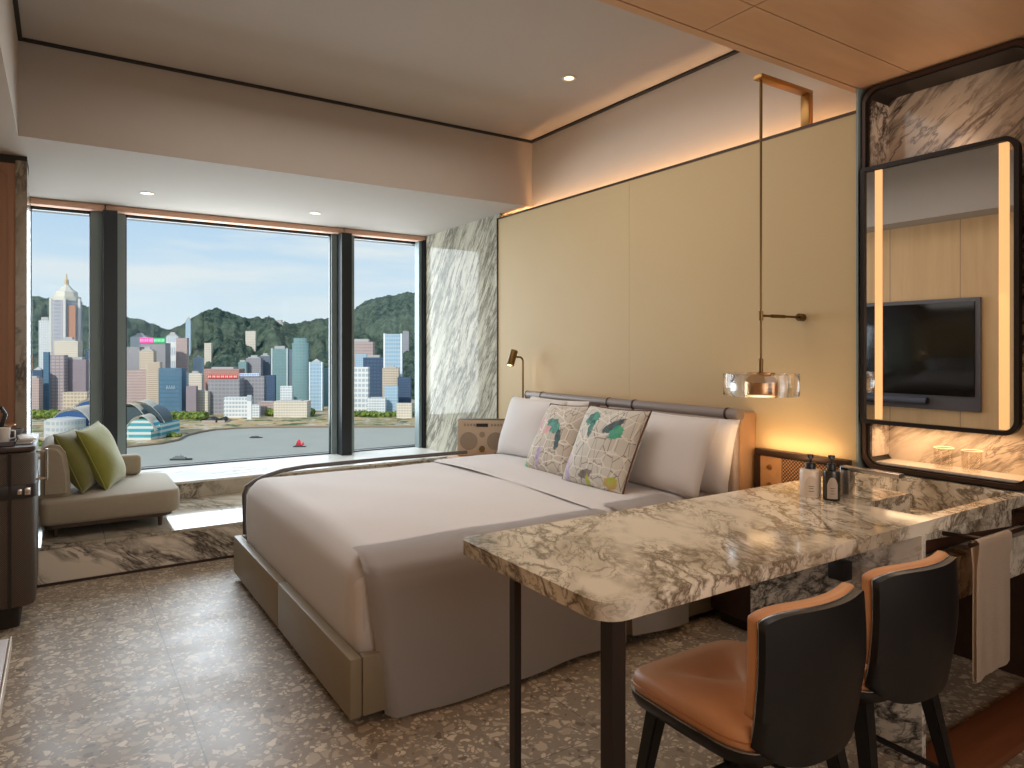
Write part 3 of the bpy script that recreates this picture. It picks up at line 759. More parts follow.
# soap bottles
def bottle(loc, r, h, body, lab, label, rz):
    t = thing('pump_bottle', label, 'bottle', loc, rz, 'pump bottles beside the tap')
    part('bottle_body', add_lathe(newbm(), [(0, 0), (r*.95, 0), (r, .004), (r, h-.008), (r*.93, h), (r*.4, h+.003), (0, h+.003)], 32), body, t)
    part('neck_collar', add_lathe(newbm(), [(0, h+.003), (r*.52, h+.003), (r*.52, h+.022), (r*.45, h+.026), (0, h+.026)], 20), M['black_plastic'], t)
    bm = newbm(); add_tube(bm, [(0, 0, h+.026), (0, 0, h+.046)], .0045, 10); add_tube(bm, [(0, 0, h+.044), (0, 0, h+.056)], .012, 14)
    add_tube(bm, [(0, 0, h+.051), (.03, 0, h+.051), (.040, 0, h+.046)], [.006, .0045, .003], 8); part('pump', bm, M['black_plastic'], t)
    if lab is not None:
        bm = newbm()
        def f(u, v):
            a = -.62+1.24*u; top = h*.80-.25*h*max(0, abs(u-.5)*2)**2.5*(1)
            return Vector(((r+.0007)*math.cos(a), (r+.0007)*math.sin(a), .008+(top-.008)*v))
        add_grid(bm, f, 16, 8); part('label_sticker', bm, lab, t)
        bm = newbm()
        for k, (w, z) in enumerate(((.5, .42), (.36, .34), (.44, .24))):
            def f2(u, v): a = -w/2+w*u; return Vector(((r+.0012)*math.cos(a), (r+.0012)*math.sin(a), h*z+.002*v))
            add_grid(bm, f2, 6, 1)
        part('label_lines', bm, M['bronze'], t)
    return t
cdir = math.atan2(-1.57, -2.39)
bottle((2.385, 1.572, ZC), .038, .102, M['bottle_wh'], plain('pale_label', (208, 190, 172), .5), 'cream pump bottle with black pump at the rear edge of the marble counter', cdir+.1)
bottle((2.395, 1.492, ZC), .030, .108, M['bottle_dk'], M['label_dk'], 'dark green pump bottle with arched pale label next to the tap', cdir+.1)

# ------------------------------------------------------------------ mirror unit
mu = thing('niche_frame', 'tall black framed marble niche on the wall above the counter', 'niche', (3.2, 1.46, .80))
def pm(name, bm, mat, parent=mu, **k): return part(name, bm, mat, parent, world=True, **k)
def ring_yz(outer, inner, x0, x1):
    """flat frame in the YZ plane between two outlines with equal point counts"""
    bm = newbm(); n = len(outer)
    A = [[bm.verts.new((x, p[0], p[1])) for p in L] for x in (x0, x1) for L in (outer, inner)]
    o0, i0, o1, i1 = A
    for k in range(n):
        j = (k+1) % n
        bm.faces.new((o0[k], o0[j], i0[j], i0[k])); bm.faces.new((o1[k], i1[k], i1[j], o1[j]))
        bm.faces.new((o0[k], o1[k], o1[j], o0[j])); bm.faces.new((i0[k], i0[j], i1[j], i1[k]))
    return bm
NY0, NY1, NZ0, NZ1 = 1.105, 1.800, .797, 2.566
w = .030
pm('frame', ring_yz(rrect(NY0, NY1, NZ0, NZ1, .075, 8), rrect(NY0+w, NY1-w, NZ0+w, NZ1-w, .06, 8), 3.13, 3.30), M['black_frame'], ang=50)
pm('frame_lip', ring_yz(rrect(NY0+.008, NY1-.008, NZ0+.008, NZ1-.008, .07, 8), rrect(NY0+w-.006, NY1-w+.006, NZ0+w-.006, NZ1-w+.006, .062, 8), 3.118, 3.13), M['bronze'], ang=50)
b = newbm(); add_box(b, 3.29, 3.312, NY0+w, NY1-w, NZ0+w, NZ1-w); 
pm('niche_back', b, M['marble_niche'], smooth=False)
b = newbm(); add_box(b, 3.145, 3.29, NY1-w-.012, NY1-w-.0005, NZ0+w+.03, NZ1-w-.03); add_box(b, 3.145, 3.29, NY0+w+.0005, NY0+w+.012, NZ0+w+.03, NZ1-w-.03)
pm('niche_side', b, M['marble_niche'], smooth=False)
pm('niche_shelf', box(3.145, 3.29, NY0+w+.012, NY1-w-.012, NZ0+w+.0005, NZ0+w+.010), plain('pearl_shelf', (200, 190, 178), .3, noise=.25, nscale=60), smooth=False)
mi = thing('mirror', 'framed vanity mirror with two vertical light strips hung in front of the marble niche', 'mirror', (3.12, 1.44, 1.01))
def pmi(name, bm, mat, **k): return part(name, bm, mat, mi, world=True, **k)
MY0, MY1, MZ0, MZ1 = 1.15, 1.778, 1.015, 2.185
rs = (.055, .012, .012, .055)
pmi('frame', ring_yz(rrect(MY0, MY1, MZ0, MZ1, .05, 8, rs=rs), rrect(MY0+.018, MY1-.016, MZ0+.018, MZ1-.018, .04, 8, rs=(.042, .006, .006, .042)), 3.082, 3.112), M['black_frame'], ang=50)
bm = newbm()
o_ = rrect(MY0+.014, MY1-.012, MZ0+.014, MZ1-.014, .04, 8, rs=(.042, .006, .006, .042))
bm.faces.new([bm.verts.new((3.094, p[0], p[1])) for p in o_]); pmi('mirror_glass', bm, M['mirror'], smooth=False)
for (y0, y1) in ((1.683, 1.716), (1.186, 1.222)):
    pmi('light_strip', box(3.0915, 3.0935, y0, y1, MZ0+.022, MZ1-.022), M['mirror_led'], smooth=False)
pmi('back_plate', box(3.10, 3.117, MY0+.03, MY1-.03, MZ0+.03, MZ1-.03), M['black_frame'])
for (y, lb) in ((1.475, 'low clear glass tumbler on the niche shelf, nearer the tap'), (1.365, 'low clear glass tumbler on the niche shelf, farther from the tap')):
    t = single('glass_tumbler', add_lathe(newbm(), [(0, .003), (.033, .003), (.035, .006), (.039, .09), (.036, .09), (.032, .012), (0, .010)], 28), M['clear'], lb, 'glass', 'tumblers on the niche shelf')
    t.location = (3.20, y, NZ0+w+.010)
    bmx = add_lathe(newbm(), [(.0385, .0885), (.040, .0905), (.0375, .0925), (.036, .0905), (.0385, .0885)], 28); part('rim', bmx, plain('glass_rim', (236, 214, 180), .2), t)

# ------------------------------------------------------------------ stools
def make_stool(label):
    t = thing('counter_stool', label, 'stool', (0, 0, 0), 0, 'tan leather stools at the marble counter')
    SZ = .53
    def sq(u, n=6.5):   # seat outline (superellipse), slightly wider at the front
        a = u*2*PI; c, s = math.cos(a), math.sin(a)
        x = math.copysign(abs(c)**(2/n), c)*.210; y = math.copysign(abs(s)**(2/n), s)*.215
        x *= 1-.07*max(0, y/.215)-.10*max(0, -y/.215)**5
        return x, y*.97+.022
    N = 48
    def seat_layer(bm, prof):
        rings = []
        for (k, z, dy) in prof:
            rings.append([bm.verts.new((sq(i/N)[0]*k, sq(i/N)[1]*k+dy, z-.012*max(0, sq(i/N)[1]/.215)**3)) for i in range(N)])
        for a, c in zip(rings, rings[1:]):
            for i in range(N): bm.faces.new((a[i], a[(i+1) % N], c[(i+1) % N], c[i]))
        bm.faces.new(rings[0][::-1]); bm.faces.new(rings[-1]); return bm
    part('seat', seat_layer(newbm(), [(.97, SZ-.055, 0), (1.0, SZ-.045, 0), (1.005, SZ-.025, 0), (.985, SZ-.008, 0), (.93, SZ, 0), (.7, SZ+.003, 0), (.35, SZ-.002, 0), (.05, SZ-.004, 0)]), M['leather_brown'], t, ang=60)
    part('seat_piping', seat_layer(newbm(), [(1.0, SZ-.034, 0), (1.014, SZ-.031, 0), (1.0, SZ-.028, 0)]), M['leather_seam'], t, ang=60)
    part('seat_shell', seat_layer(newbm(), [(.80, SZ-.100, 0), (.97, SZ-.085, 0), (1.015, SZ-.062, 0), (1.015, SZ-.054, 0), (.97, SZ-.0545, 0)]), M['black'], t, ang=60)
    part('edge_trim', seat_layer(newbm(), [(1.0, SZ-.0535, 0), (1.020, SZ-.052, 0), (1.020, SZ-.049, 0), (1.0, SZ-.0485, 0)]), M['steel_edge'], t, ang=60)
    # backrest: curved panel rising from behind the seat
    def back(off0, off1, zlo, zhi, inset=0.0):
        bm = newbm()
        nu, nv = 20, 16
        def f(u, v, off):
            a = u*2-1; z = zlo+(zhi-zlo)*v
            hz = (z-(SZ-.10))/.36
            wdt = .194-.014*abs(hz-.5)-inset
            # rounded corners at the top
            e = abs(a)
            zz = z-(.022*e**6 if v > .5 else 0)*(v-.5)*2+(.05*e**4 if v < .5 else 0)*(.5-v)*2
            y = -.214-.022*hz+.050*a*a-.012*math.sin(PI*hz)
            return Vector((a*wdt, y+off*(1-.0*a), zz))
        for off in (off0, off1):
            add_grid(bm, lambda u, v: f(u, v, off), nu, nv)
        bm.verts.ensure_lookup_table()
        n1 = (nu+1)*(nv+1); idx = lambda i, j, k: k*n1+i*(nv+1)+j
        V = bm.verts
        for i in range(nu):
            for j in (0, nv): bm.faces.new((V[idx(i, j, 0)], V[idx(i+1, j, 0)], V[idx(i+1, j, 1)], V[idx(i, j, 1)]))
        for j in range(nv):
            for i in (0, nu): bm.faces.new((V[idx(i, j, 0)], V[idx(i, j+1, 0)], V[idx(i, j+1, 1)], V[idx(i, j, 1)]))
        return bm
    bk = back(.0045, .038, SZ-.02, SZ+.268, .002)
    bmesh.ops.recalc_face_normals(bk, faces=bk.faces)
    be = [e for e in bk.edges if len(e.link_faces) == 2 and e.calc_face_angle(0) > 1.0]
    bmesh.ops.bevel(bk, geom=be, offset=.012, segments=3, profile=.5, affect='EDGES', clamp_overlap=True)
    part('backrest', bk, M['leather_brown'], t, ang=70)
    part('edge_trim', back(.002, .0045, SZ-.065, SZ+.262, -.001), M['steel_edge'], t, ang=60)
    part('back_shell', back(-.016, .002, SZ-.085, SZ+.260, .000), M['black'], t, ang=60)
    for sx in (-1, 1):
        for (yt, yb) in ((.15, .215), (-.13, -.215)):
            bm = newbm(); top = Vector((sx*.145, yt, SZ-.085)); bot = Vector((sx*.205, yb, 0))
            w0, w1 = .021, .012
            vt = [bm.verts.new(top+Vector((a*w0, c*w0, 0))) for a, c in ((-1, -1), (1, -1), (1, 1), (-1, 1))]
            vb = [bm.verts.new(bot+Vector((a*w1, c*w1, 0))) for a, c in ((-1, -1), (1, -1), (1, 1), (-1, 1))]
            bm.faces.new(vt); bm.faces.new(vb[::-1])
            for k in range(4): bm.faces.new((vt[k], vt[(k+1) % 4], vb[(k+1) % 4], vb[k]))
            bmesh.ops.bevel(bm, geom=list(bm.edges), offset=.003, segments=2, affect='EDGES')
            part('leg', bm, M['black'], t)
    bm = newbm(); q = .19
    for a, c in (((-q, .195), (q, .195)), ((-q, -.19), (q, -.19)), ((-q, .195), (-q, -.19)), ((q, .195), (q, -.19))):
        add_tube(bm, [(a[0], a[1], .16), (c[0], c[1], .16)], .009, 8)
    part('footrest', bm, M['black'], t)
    return t
st = make_stool('tan leather low-backed stool with black shell, nearer the free end of the counter')
st.location = (1.43, 1.125, 0)
dup(st, (1.905, 1.135, 0), -.03, 'tan leather low-backed stool with black shell, next to the hanging towel')
st.rotation_euler = (0, 0, 0)

# ------------------------------------------------------------------ daybed
sf = thing('daybed_sofa', 'small oatmeal daybed with low backrest on the marble window platform', 'sofa', (.28, 5.28, .225))
def ps(name, bm, mat, parent=sf, **k): return part(name, bm, mat, parent, world=True, **k)
b = newbm(); add_prism(b, rrect(-.10, .655, 4.88, 5.71, .05, 8, rs=(.05, .10, .16, .05)), .312, .455, .02); ps('seat_cushion', b, M['sofa'], ang=60)
b = newbm(); add_prism(b, rrect(-.08, .615, 4.91, 5.69, .05, 8, rs=(.05, .10, .14, .05)), .288, .312); ps('plinth', b, M['sofa_base'])
for (x, y) in ((.54, 4.96), (-.02, 4.98), (.50, 5.62), (-.02, 5.62)):
    bm = newbm(); add_tube(bm, [(x, y, .289), (x, y, .226)], [.016, .012], 12); ps('leg', bm, M['sofa_base'])
# backrest: slab that thins and leans, wraps round the window side lower down
bm = newbm()
pr = [(-.10, .456), (.055, .456), (.050, .60), (.030, .72), (.0, .765), (-.045, .778), (-.08, .765), (-.10, .73)]
t_ = bmesh.new()
lo = [t_.verts.new((p[0], 4.99, p[1])) for p in pr]; hi = [t_.verts.new((p[0], 5.60, p[1])) for p in pr]
t_.faces.new(lo); t_.faces.new(hi[::-1])
for i in range(len(pr)): j = (i+1) % len(pr); t_.faces.new((lo[i], hi[i], hi[j], lo[j]))
bmesh.ops.recalc_face_normals(t_, faces=t_.faces)
bmesh.ops.bevel(t_, geom=[e for e in t_.edges if abs(e.verts[0].co.y-e.verts[1].co.y) < 1e-6], offset=.025, segments=3, affect='EDGES', clamp_overlap=True)
merge(bm, t_); ps('backrest', bm, M['sofa'], ang=60)
ps('low_back', box(.06, .49, 5.60, 5.70, .456, .60, .03, 3), M['sofa'], ang=60)
Gc = 'olive velvet cushions on the daybed'
pillow('throw_cushion', .40, .40, .15, (.175, 5.22, .462), -.30, .40, M['olive'], 'dark olive velvet cushion resting on the daybed backrest', 'cushion', Gc, 8, piping=M['olive'], roll=.0, pinch=.05)
pillow('throw_cushion', .41, .42, .16, (.31, 5.28, .462), -.36, .40, M['olive2'], 'brighter lime-olive velvet cushion leaning in front of the darker one', 'cushion', Gc, 9, piping=M['olive2'], roll=.06, pinch=.05)

# ------------------------------------------------------------------ woven trunk cabinet
cb = thing('woven_cabinet', 'tall brown woven trunk cabinet with dark leather belt by the platform', 'cabinet', (-.30, 4.4, 0))
def pk(name, bm, mat, parent=cb, **k): return part(name, bm, mat, parent, world=True, **k)
b = newbm(); add_prism(b, rrect(-.495, -.10, 4.05, 4.70, .05, 8, rs=(.02, .06, .06, .02)), .118, .86, .012); pk('body', b, M['rattan'])
b = newbm(); add_prism(b, rrect(-.497, -.097, 4.047, 4.703, .05, 8, rs=(.02, .06, .06, .02)), .862, .885, .004); pk('top', b, M['wood_dark'])
b = newbm(); add_prism(b, rrect(-.46, -.165, 4.13, 4.62, .03, 5), 0, .118); pk('plinth', b, M['dark'])
b = newbm(); add_prism(b, rrect(-.499, -.096, 4.046, 4.704, .05, 8, rs=(.02, .06, .06, .02)), .638, .705, .002); bl = pk('belt', b, plain('dark_leather_belt', (40, 34, 34), .45))
part('clasp', box(-.142, -.118, 4.042, 4.054, .655, .69, .002), M['chrome'], bl, world=True)
part('clasp', box(-.170, -.152, 4.040, 4.047, .66, .685, .002), M['chrome'], bl, world=True)
b = newbm(); add_box(b, -.205, -.193, 4.043, 4.052, .12, .86); pk('door_gap', b, M['dark'])
bm = newbm()
for z in (.845, .71): add_tube(bm, [(-.11, 4.16, z), (-.052, 4.16, z)], .005, 8)
add_tube(bm, [(-.055, 4.16, .857), (-.055, 4.16, .70)], .006, 8); pk('handle', bm, M['chrome'])
# things on the cabinet (about z .886)
ztop = .886
tr = thing('serving_tray', 'flat grey serving tray on the woven cabinet', 'tray', (-.30, 4.30, ztop))
part('tray_base', box(-.15, .12, -.18, .18, 0, .006, .002), M['tv_panel'], tr)
b = newbm()
for a in ((-.15, -.144, -.18, .18), (.114, .12, -.18, .18), (-.15, .12, -.18, -.174), (-.15, .12, .174, .18)): add_box(b, *a, .006, .02)
part('tray_rim', b, M['tv_panel'], tr)
def cup(loc, r, h, mat, label, cat='cup', group=None, handle=False, name='cup'):
    o = single(name, add_lathe(newbm(), [(0, 0), (r*.7, 0), (r*.8, .006), (r, h), (r*.93, h), (r*.72, .008), (0, .008)], 24), mat, label, cat, group)
    o.location = loc
    if handle:
        bm = newbm(); add_tube(bm, [(r*.9, 0, h*.8), (r*1.5, 0, h*.75), (r*1.5, 0, h*.3), (r*.8, 0, h*.25)], .004, 8); part('handle', bm, mat, o)
    return o
cup((-.235, 4.22, ztop+.006), .032, .075, M['white'], 'white cup standing on the grey tray on the woven cabinet', handle=True)
o = single('bowl', add_lathe(newbm(), [(0, 0), (.03, 0), (.055, .035), (.058, .05), (.053, .05), (.028, .008), (0, .008)], 24), M['tv_panel'], 'shallow dark grey bowl behind the white cup', 'bowl'); o.location = (-.215, 4.40, ztop+.006)
cf = thing('coffee_kettle', 'black and chrome kettle at the wall side of the woven cabinet', 'kettle', (-.36, 4.57, ztop))
part('pot', add_lathe(newbm(), [(0, 0), (.058, 0), (.060, .01), (.056, .12), (.038, .165), (0, .17)], 28), M['chrome'], cf)
part('lid', add_lathe(newbm(), [(0, .170), (.036, .168), (.03, .184), (.008, .19), (.008, .205), (0, .207)], 24), M['black_plastic'], cf)
bm = newbm(); add_tube(bm, [(.045, 0, .15), (.10, -.01, .155), (.115, -.01, .12), (.10, -.01, .06), (.085, -.01, .04)], [.009, .011, .012, .011, .008], 10); part('handle', bm, M['black_plastic'], cf)
cp = single('copper_dish', add_lathe(newbm(), [(0, 0), (.02, 0), (.022, .05), (.045, .058), (.045, .064), (0, .064)], 24), M['copper'], 'small copper stand on the woven cabinet near its corner', 'dish'); cp.location = (-.245, 4.60, ztop)
bk_cols = [(222, 218, 214), (196, 190, 186), (232, 228, 222)]
for k in range(3):
    o = thing('booklet', ['slim white booklet at the bottom of the stack on the woven cabinet', 'slim grey booklet in the middle of the stack on the woven cabinet', 'slim white booklet on top of the stack on the woven cabinet'][k], 'booklet', (-.143, 4.27, ztop+k*.009), .1*k-.1, 'booklets on the woven cabinet')
    part('cover', box(-.032, .032, -.10, .10, 0, .0085, .001), plain('booklet_%d' % k, bk_cols[k], .5), o)
    part('pages', box(-.028, .0325, -.098, .098, .0015, .007), M['white'], o)

# ------------------------------------------------------------------ low bench under the TV, TV and soundbar (seen in the mirror)
bn = thing('low_bench', 'low beige bench along the wooden wall with a light metal edge', 'bench', (-.31, 1.5, 0))
part('top', box(-.189, .185, -.9, 1.03, .46, .496, .004), plain('bench_top', (164, 140, 120), .35, noise=.08), bn)
part('edge', box(.1855, .1905, -.9, 1.035, .458, .4985, .001), plain('bench_edge', (206, 190, 166), .35, .3), bn)
part('body', box(-.189, .15, -.85, .98, .12, .46), M['wood_dark'], bn)
for y in (-.8, .9): part('leg', box(-.15, .12, y-.03, y+.03, 0, .12), M['dark'], bn)
tv = thing('television', 'wall mounted television on a grey surround, seen in the vanity mirror', 'television', (-.46, 3.5, .81))
part('surround', box(-.0395, -.005, -.73, .54, 0, 1.0, .01), M['tv_panel'], tv)
part('screen', box(-.005, .012, -.69, .50, .13, .965, .004), M['tv'], tv)
sb = thing('soundbar', 'grey cloth soundbar mounted below the television screen, seen in the mirror', 'soundbar', (-.42, 3.52, .85))
bm = newbm(); add_tube(bm, [(0, -.33, .035), (0, .40, .035)], .032, 18); part('body', bm, M['speaker_grey'], sb)
bm = newbm(); add_tube(bm, [(0, -.34, .035), (0, -.331, .035)], .033, 18); part('end_cap', bm, M['black_plastic'], sb)
bm = newbm(); add_tube(bm, [(0, .401, .035), (0, .41, .035)], .033, 18); part('end_cap', bm, M['black_plastic'], sb)
part('bracket', box(-.045, -.03, -.2, .2, .02, .05), M['black_plastic'], sb)

# ------------------------------------------------------------------ the city across the harbour
GZ = -128.65
DIM = {}
import mathutils.noise as mnoise
def hz(c, D):  # distance haze painted in: colour blended towards pale blue
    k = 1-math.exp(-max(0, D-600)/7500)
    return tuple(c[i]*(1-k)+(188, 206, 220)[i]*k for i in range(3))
# water
def water():
    s = NT('harbour_water'); v = s.coord()
    n = s.noise(s.mapping(v, scale=(1, 1, 1)), .02, 5, .6)
    s.set(col=s.mix(n, lin((168, 168, 156)), lin((186, 184, 170))), rough=.5, spec=.12)
    s.bump(s.noise(v, .3, 4, .7), .35, 2.0); return s.m
bm = newbm(); bm.faces.new([bm.verts.new(p) for p in ((-5200, 60, GZ-.6), (-5200, 7000, GZ-.6), (8200, 7000, GZ-.6), (8200, 60, GZ-.6))])
o = struct('water', bm, water(), smooth=False); o['label'] = 'calm grey green harbour water'
# shore land
def land_mat():
    s = NT('shore_ground'); v = s.coord()
    a = s.noise(v, .012, 4, .6); b_ = s.noise(v, .05, 5, .7)
    col = s.mix(s.rng(a, .40, .60), lin((196, 164, 118)), lin((138, 130, 84)))
    col = s.mix(s.rng(b_, .5, .62), col, lin((206, 196, 178)))
    col = s.mix(s.rng(s.noise(s.mapping(v, loc=(9, 9, 9)), .03, 4), .56, .62), col, lin((70, 96, 52)))
    s.set(col=col, rough=.9); return s.m
def Dof(py, z=GZ): return (CAM_H-z)*690/(py-350)
edge = [(-200, 470), (20, 462), (60, 455), (95, 450), (130, 447), (160, 444), (178, 440.5), (186, 436), (200, 432.5), (215, 430), (240, 428.2), (280, 427.2), (330, 427), (420, 427), (560, 428), (900, 432), (1500, 440)]
near = [P(px, Dof(py), z=GZ) for px, py in edge]
far = [P(px, 3300, z=GZ) for px, py in edge]
bm = newbm(); A = [bm.verts.new(p+Vector((0, 0, .6))) for p in near]; B = [bm.verts.new(p+Vector((0, 0, .6))) for p in far]; Cc = [bm.verts.new(p-Vector((0, 0, 1.5))) for p in near]
for i in range(len(A)-1):
    bm.faces.new((A[i], A[i+1], B[i+1], B[i])); bm.faces.new((Cc[i], Cc[i+1], A[i+1], A[i]))
o = struct('ground', bm, land_mat(), smooth=False); o['label'] = 'reclaimed waterfront land'
bm = newbm()
pr_ = [p+Vector((0, 0, 1.2)) for p in near]; add_tube(bm, pr_, 1.6, 6)
o = struct('kerb', bm, plain('sea_wall_stone', (150, 132, 112), .9), smooth=False); o['label'] = 'stone sea wall edging the waterfront'
# hills
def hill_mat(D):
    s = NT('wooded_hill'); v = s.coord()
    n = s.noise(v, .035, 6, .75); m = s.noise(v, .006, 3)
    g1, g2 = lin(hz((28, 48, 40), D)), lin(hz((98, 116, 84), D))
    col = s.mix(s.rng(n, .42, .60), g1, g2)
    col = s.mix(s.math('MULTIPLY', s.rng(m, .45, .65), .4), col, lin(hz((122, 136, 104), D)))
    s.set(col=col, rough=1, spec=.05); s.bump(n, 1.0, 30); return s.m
def hill(ridge, D, depth, lab, seed, n):
    rnd = random.Random(seed); bm = newbm()
    x0, x1 = ridge[0][0], ridge[-1][0]; nu = int((x1-x0)/1.6); nv = 40
    ph = [rnd.uniform(0, 9) for _ in range(8)]
    def H(px):
        for (a, ya), (b_, yb) in zip(ridge, ridge[1:]):
            if a <= px <= b_:
                t = (px-a)/(b_-a); return ya+(yb-ya)*t
        return ridge[-1][1]
    def f(u, v):
        px = x0+(x1-x0)*u; top = CAM_H-(H(px)-350)*D/690
        top += 9*mnoise.noise(Vector((px*.12, seed, 0)))+5*mnoise.noise(Vector((px*.45, seed, 3)))
        d = D-depth*(1-v); t = v
        z = GZ+(top-GZ)*(math.sin(t*PI/2)**1.15)
        z += (1-v)*v*(150*mnoise.noise(Vector((px*.045, v*2.2, seed)))+70*mnoise.noise(Vector((px*.13, v*5, seed+5))))+(1-v)**.5*16*mnoise.noise(Vector((px*.5, v*16, seed)))
        p = P(px, d, z=max(GZ-5, z)); return p
    add_grid(bm, f, nu, nv)
    o = struct('hill_%d' % n, bm, hill_mat(D), ang=180); o['label'] = lab; return o
hill([(-260, 300), (-120, 285), (0, 293), (28, 296), (50, 299), (72, 303), (92, 308), (110, 313), (126, 317.5), (140, 321), (152, 324), (165, 329), (180, 333), (215, 345), (300, 352)], 3200, 1250, 'far green hill ridge behind the tallest tower', 3, 1)
hill([(120, 352), (150, 340), (170, 331), (180, 326), (190, 319), (203, 313), (212, 311), (217, 308.5), (222, 310.5), (235, 314.5), (250, 319.5), (262, 320), (268, 317), (278, 321), (290, 324), (305, 322), (322, 318.5), (335, 322), (350, 330), (420, 345), (520, 352)], 2500, 700, 'wooded green hill behind the middle of the skyline', 5, 2)
hill([(280, 345), (320, 330), (345, 317), (356, 309), (366, 302.5), (376, 298.5), (388, 296), (400, 294.5), (415, 293.5), (470, 292), (560, 300), (700, 320), (900, 335), (1200, 340)], 3000, 1000, 'high green peak behind the pale towers', 8, 3)
_fc = {}
STY = {
 'grey': ((150, 146, 148), (104, 104, 112)), 'beige': ((206, 190, 166), (140, 120, 104)), 'pink': ((186, 160, 152), (130, 112, 112)),
 'white': ((226, 226, 224), (140, 150, 158)), 'blue': ((66, 98, 122), (52, 88, 114)), 'dkblue': ((44, 66, 92), (40, 60, 88)), 'teal': ((118, 148, 148), (84, 118, 124)),
 'purple': ((142, 126, 130), (116, 104, 114)), 'ltblue': ((168, 190, 204), (112, 144, 168)), 'cream': ((222, 210, 190), (160, 148, 134)), 'brick': ((186, 132, 116), (132, 96, 92)),
 'mirror': ((140, 132, 140), (160, 138, 132)), 'slate': ((96, 104, 118), (70, 80, 96)), 'orange': ((212, 120, 60), (170, 90, 50)),
}
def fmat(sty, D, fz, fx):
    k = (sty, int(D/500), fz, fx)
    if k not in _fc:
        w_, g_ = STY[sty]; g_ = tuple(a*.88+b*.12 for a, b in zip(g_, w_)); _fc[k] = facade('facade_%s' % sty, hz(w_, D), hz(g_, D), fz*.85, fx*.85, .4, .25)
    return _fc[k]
def tower(px0, px1, ytop, D, sty, label, roof='box', rot=0.0, fz=6, fx=6, depth=.42, name='office_tower', group=None, trim=None):
    w = (px1-px0)*D/690; c = P((px0+px1)/2, D, z=GZ+.6); h = CAM_H-(ytop-350)*D/690-c.z
    ca, sa = abs(math.cos(rot)), abs(math.sin(rot)); w_ = w/(ca+depth*sa); d_ = w_*depth
    t = thing(name, label, 'building', c, math.atan2(-.548, .8365)+rot, group)
    m = fmat(sty, D, fz, fx)
    if roof == 'round':
        bm = newbm(); n = 20
        add_prism(bm, [(w_/2*math.cos(2*PI*i/n), d_/2*math.sin(2*PI*i/n)) for i in range(n)], 0, h*.93)
        add_prism(bm, [(w_*.4*math.cos(2*PI*i/n), d_*.4*math.sin(2*PI*i/n)) for i in range(n)], h*.93, h)
        part('facade', bm, m, t, smooth=False); return t
    hh = h if roof in ('flat', 'sign') else h*.955
    part('facade', box(-w_/2, w_/2, -d_/2, d_/2, 0, hh), m, t, smooth=False)
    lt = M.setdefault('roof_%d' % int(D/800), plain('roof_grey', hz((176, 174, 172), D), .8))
    if roof == 'box':
        b = newbm(); add_box(b, -w_*.32, w_*.30, -d_*.3, d_*.3, hh, h); part('roof_plant', b, lt, t, smooth=False)
    if roof == 'step':
        b = newbm(); add_box(b, -w_*.36, w_*.36, -d_*.36, d_*.36, hh, hh+(h-hh)*.5); add_box(b, -w_*.2, w_*.2, -d_*.2, d_*.2, hh+(h-hh)*.5, h+2); part('roof_plant', b, lt, t, smooth=False)
    if roof == 'point':
        b = newbm(); add_prism(b, [(-w_*.35, -d_*.35), (w_*.35, -d_*.35), (w_*.35, d_*.35), (-w_*.35, d_*.35)], hh, hh+.35*(h-hh))
        vs = [b.verts.new(p) for p in ((-w_*.3, -d_*.3, hh+.35*(h-hh)), (w_*.3, -d_*.3, hh+.35*(h-hh)), (w_*.3, d_*.3, hh+.35*(h-hh)), (-w_*.3, d_*.3, hh+.35*(h-hh)))]
        ap = b.verts.new((0, 0, h+3))
        for i in range(4): b.faces.new((vs[i], vs[(i+1) % 4], ap))
        part('roof_point', b, lt, t, smooth=False)
    if trim:
        b = newbm(); tw = w_*.09
        for x in (-w_/2-.3, w_/2+.3-tw): add_box(b, x, x+tw, -d_/2-.8, -d_/2+1, 0, hh+1)
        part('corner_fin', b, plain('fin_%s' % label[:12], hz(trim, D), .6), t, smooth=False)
    DIM[t.name] = (w_, d_, hh)
    return t
def sign(t, x0, x1, z0, z1, col, marks=None, n=6, D=1500):
    w_, d_, h = DIM[t.name]
    s = part('sign', box(-w_/2+x0*w_, -w_/2+x1*w_, -d_/2-2.5, -d_/2-1.0, h+z0, h+z1), emit('sign_%d' % random.randint(0, 9999), col, .25), t, smooth=False)
    if marks:
        b = newbm(); sp = (x1-x0)*w_/n
        for k in range(n):
            xa = -w_/2+x0*w_+sp*(k+.2); zz0, zz1 = h+z0+(z1-z0)*.2, h+z0+(z1-z0)*.8
            add_box(b, xa, xa+sp*.12, -d_/2-3.0, -d_/2-2.5, zz0, zz1); add_box(b, xa, xa+sp*.6, -d_/2-3.0, -d_/2-2.5, (zz0+zz1)/2, (zz0+zz1)/2+.7); add_box(b, xa+sp*.45, xa+sp*.57, -d_/2-3.0, -d_/2-2.5, zz0, zz1)
        part('lettering', b, emit('letters_%d' % random.randint(0, 9999), marks, .4), s, smooth=False)
T = tower
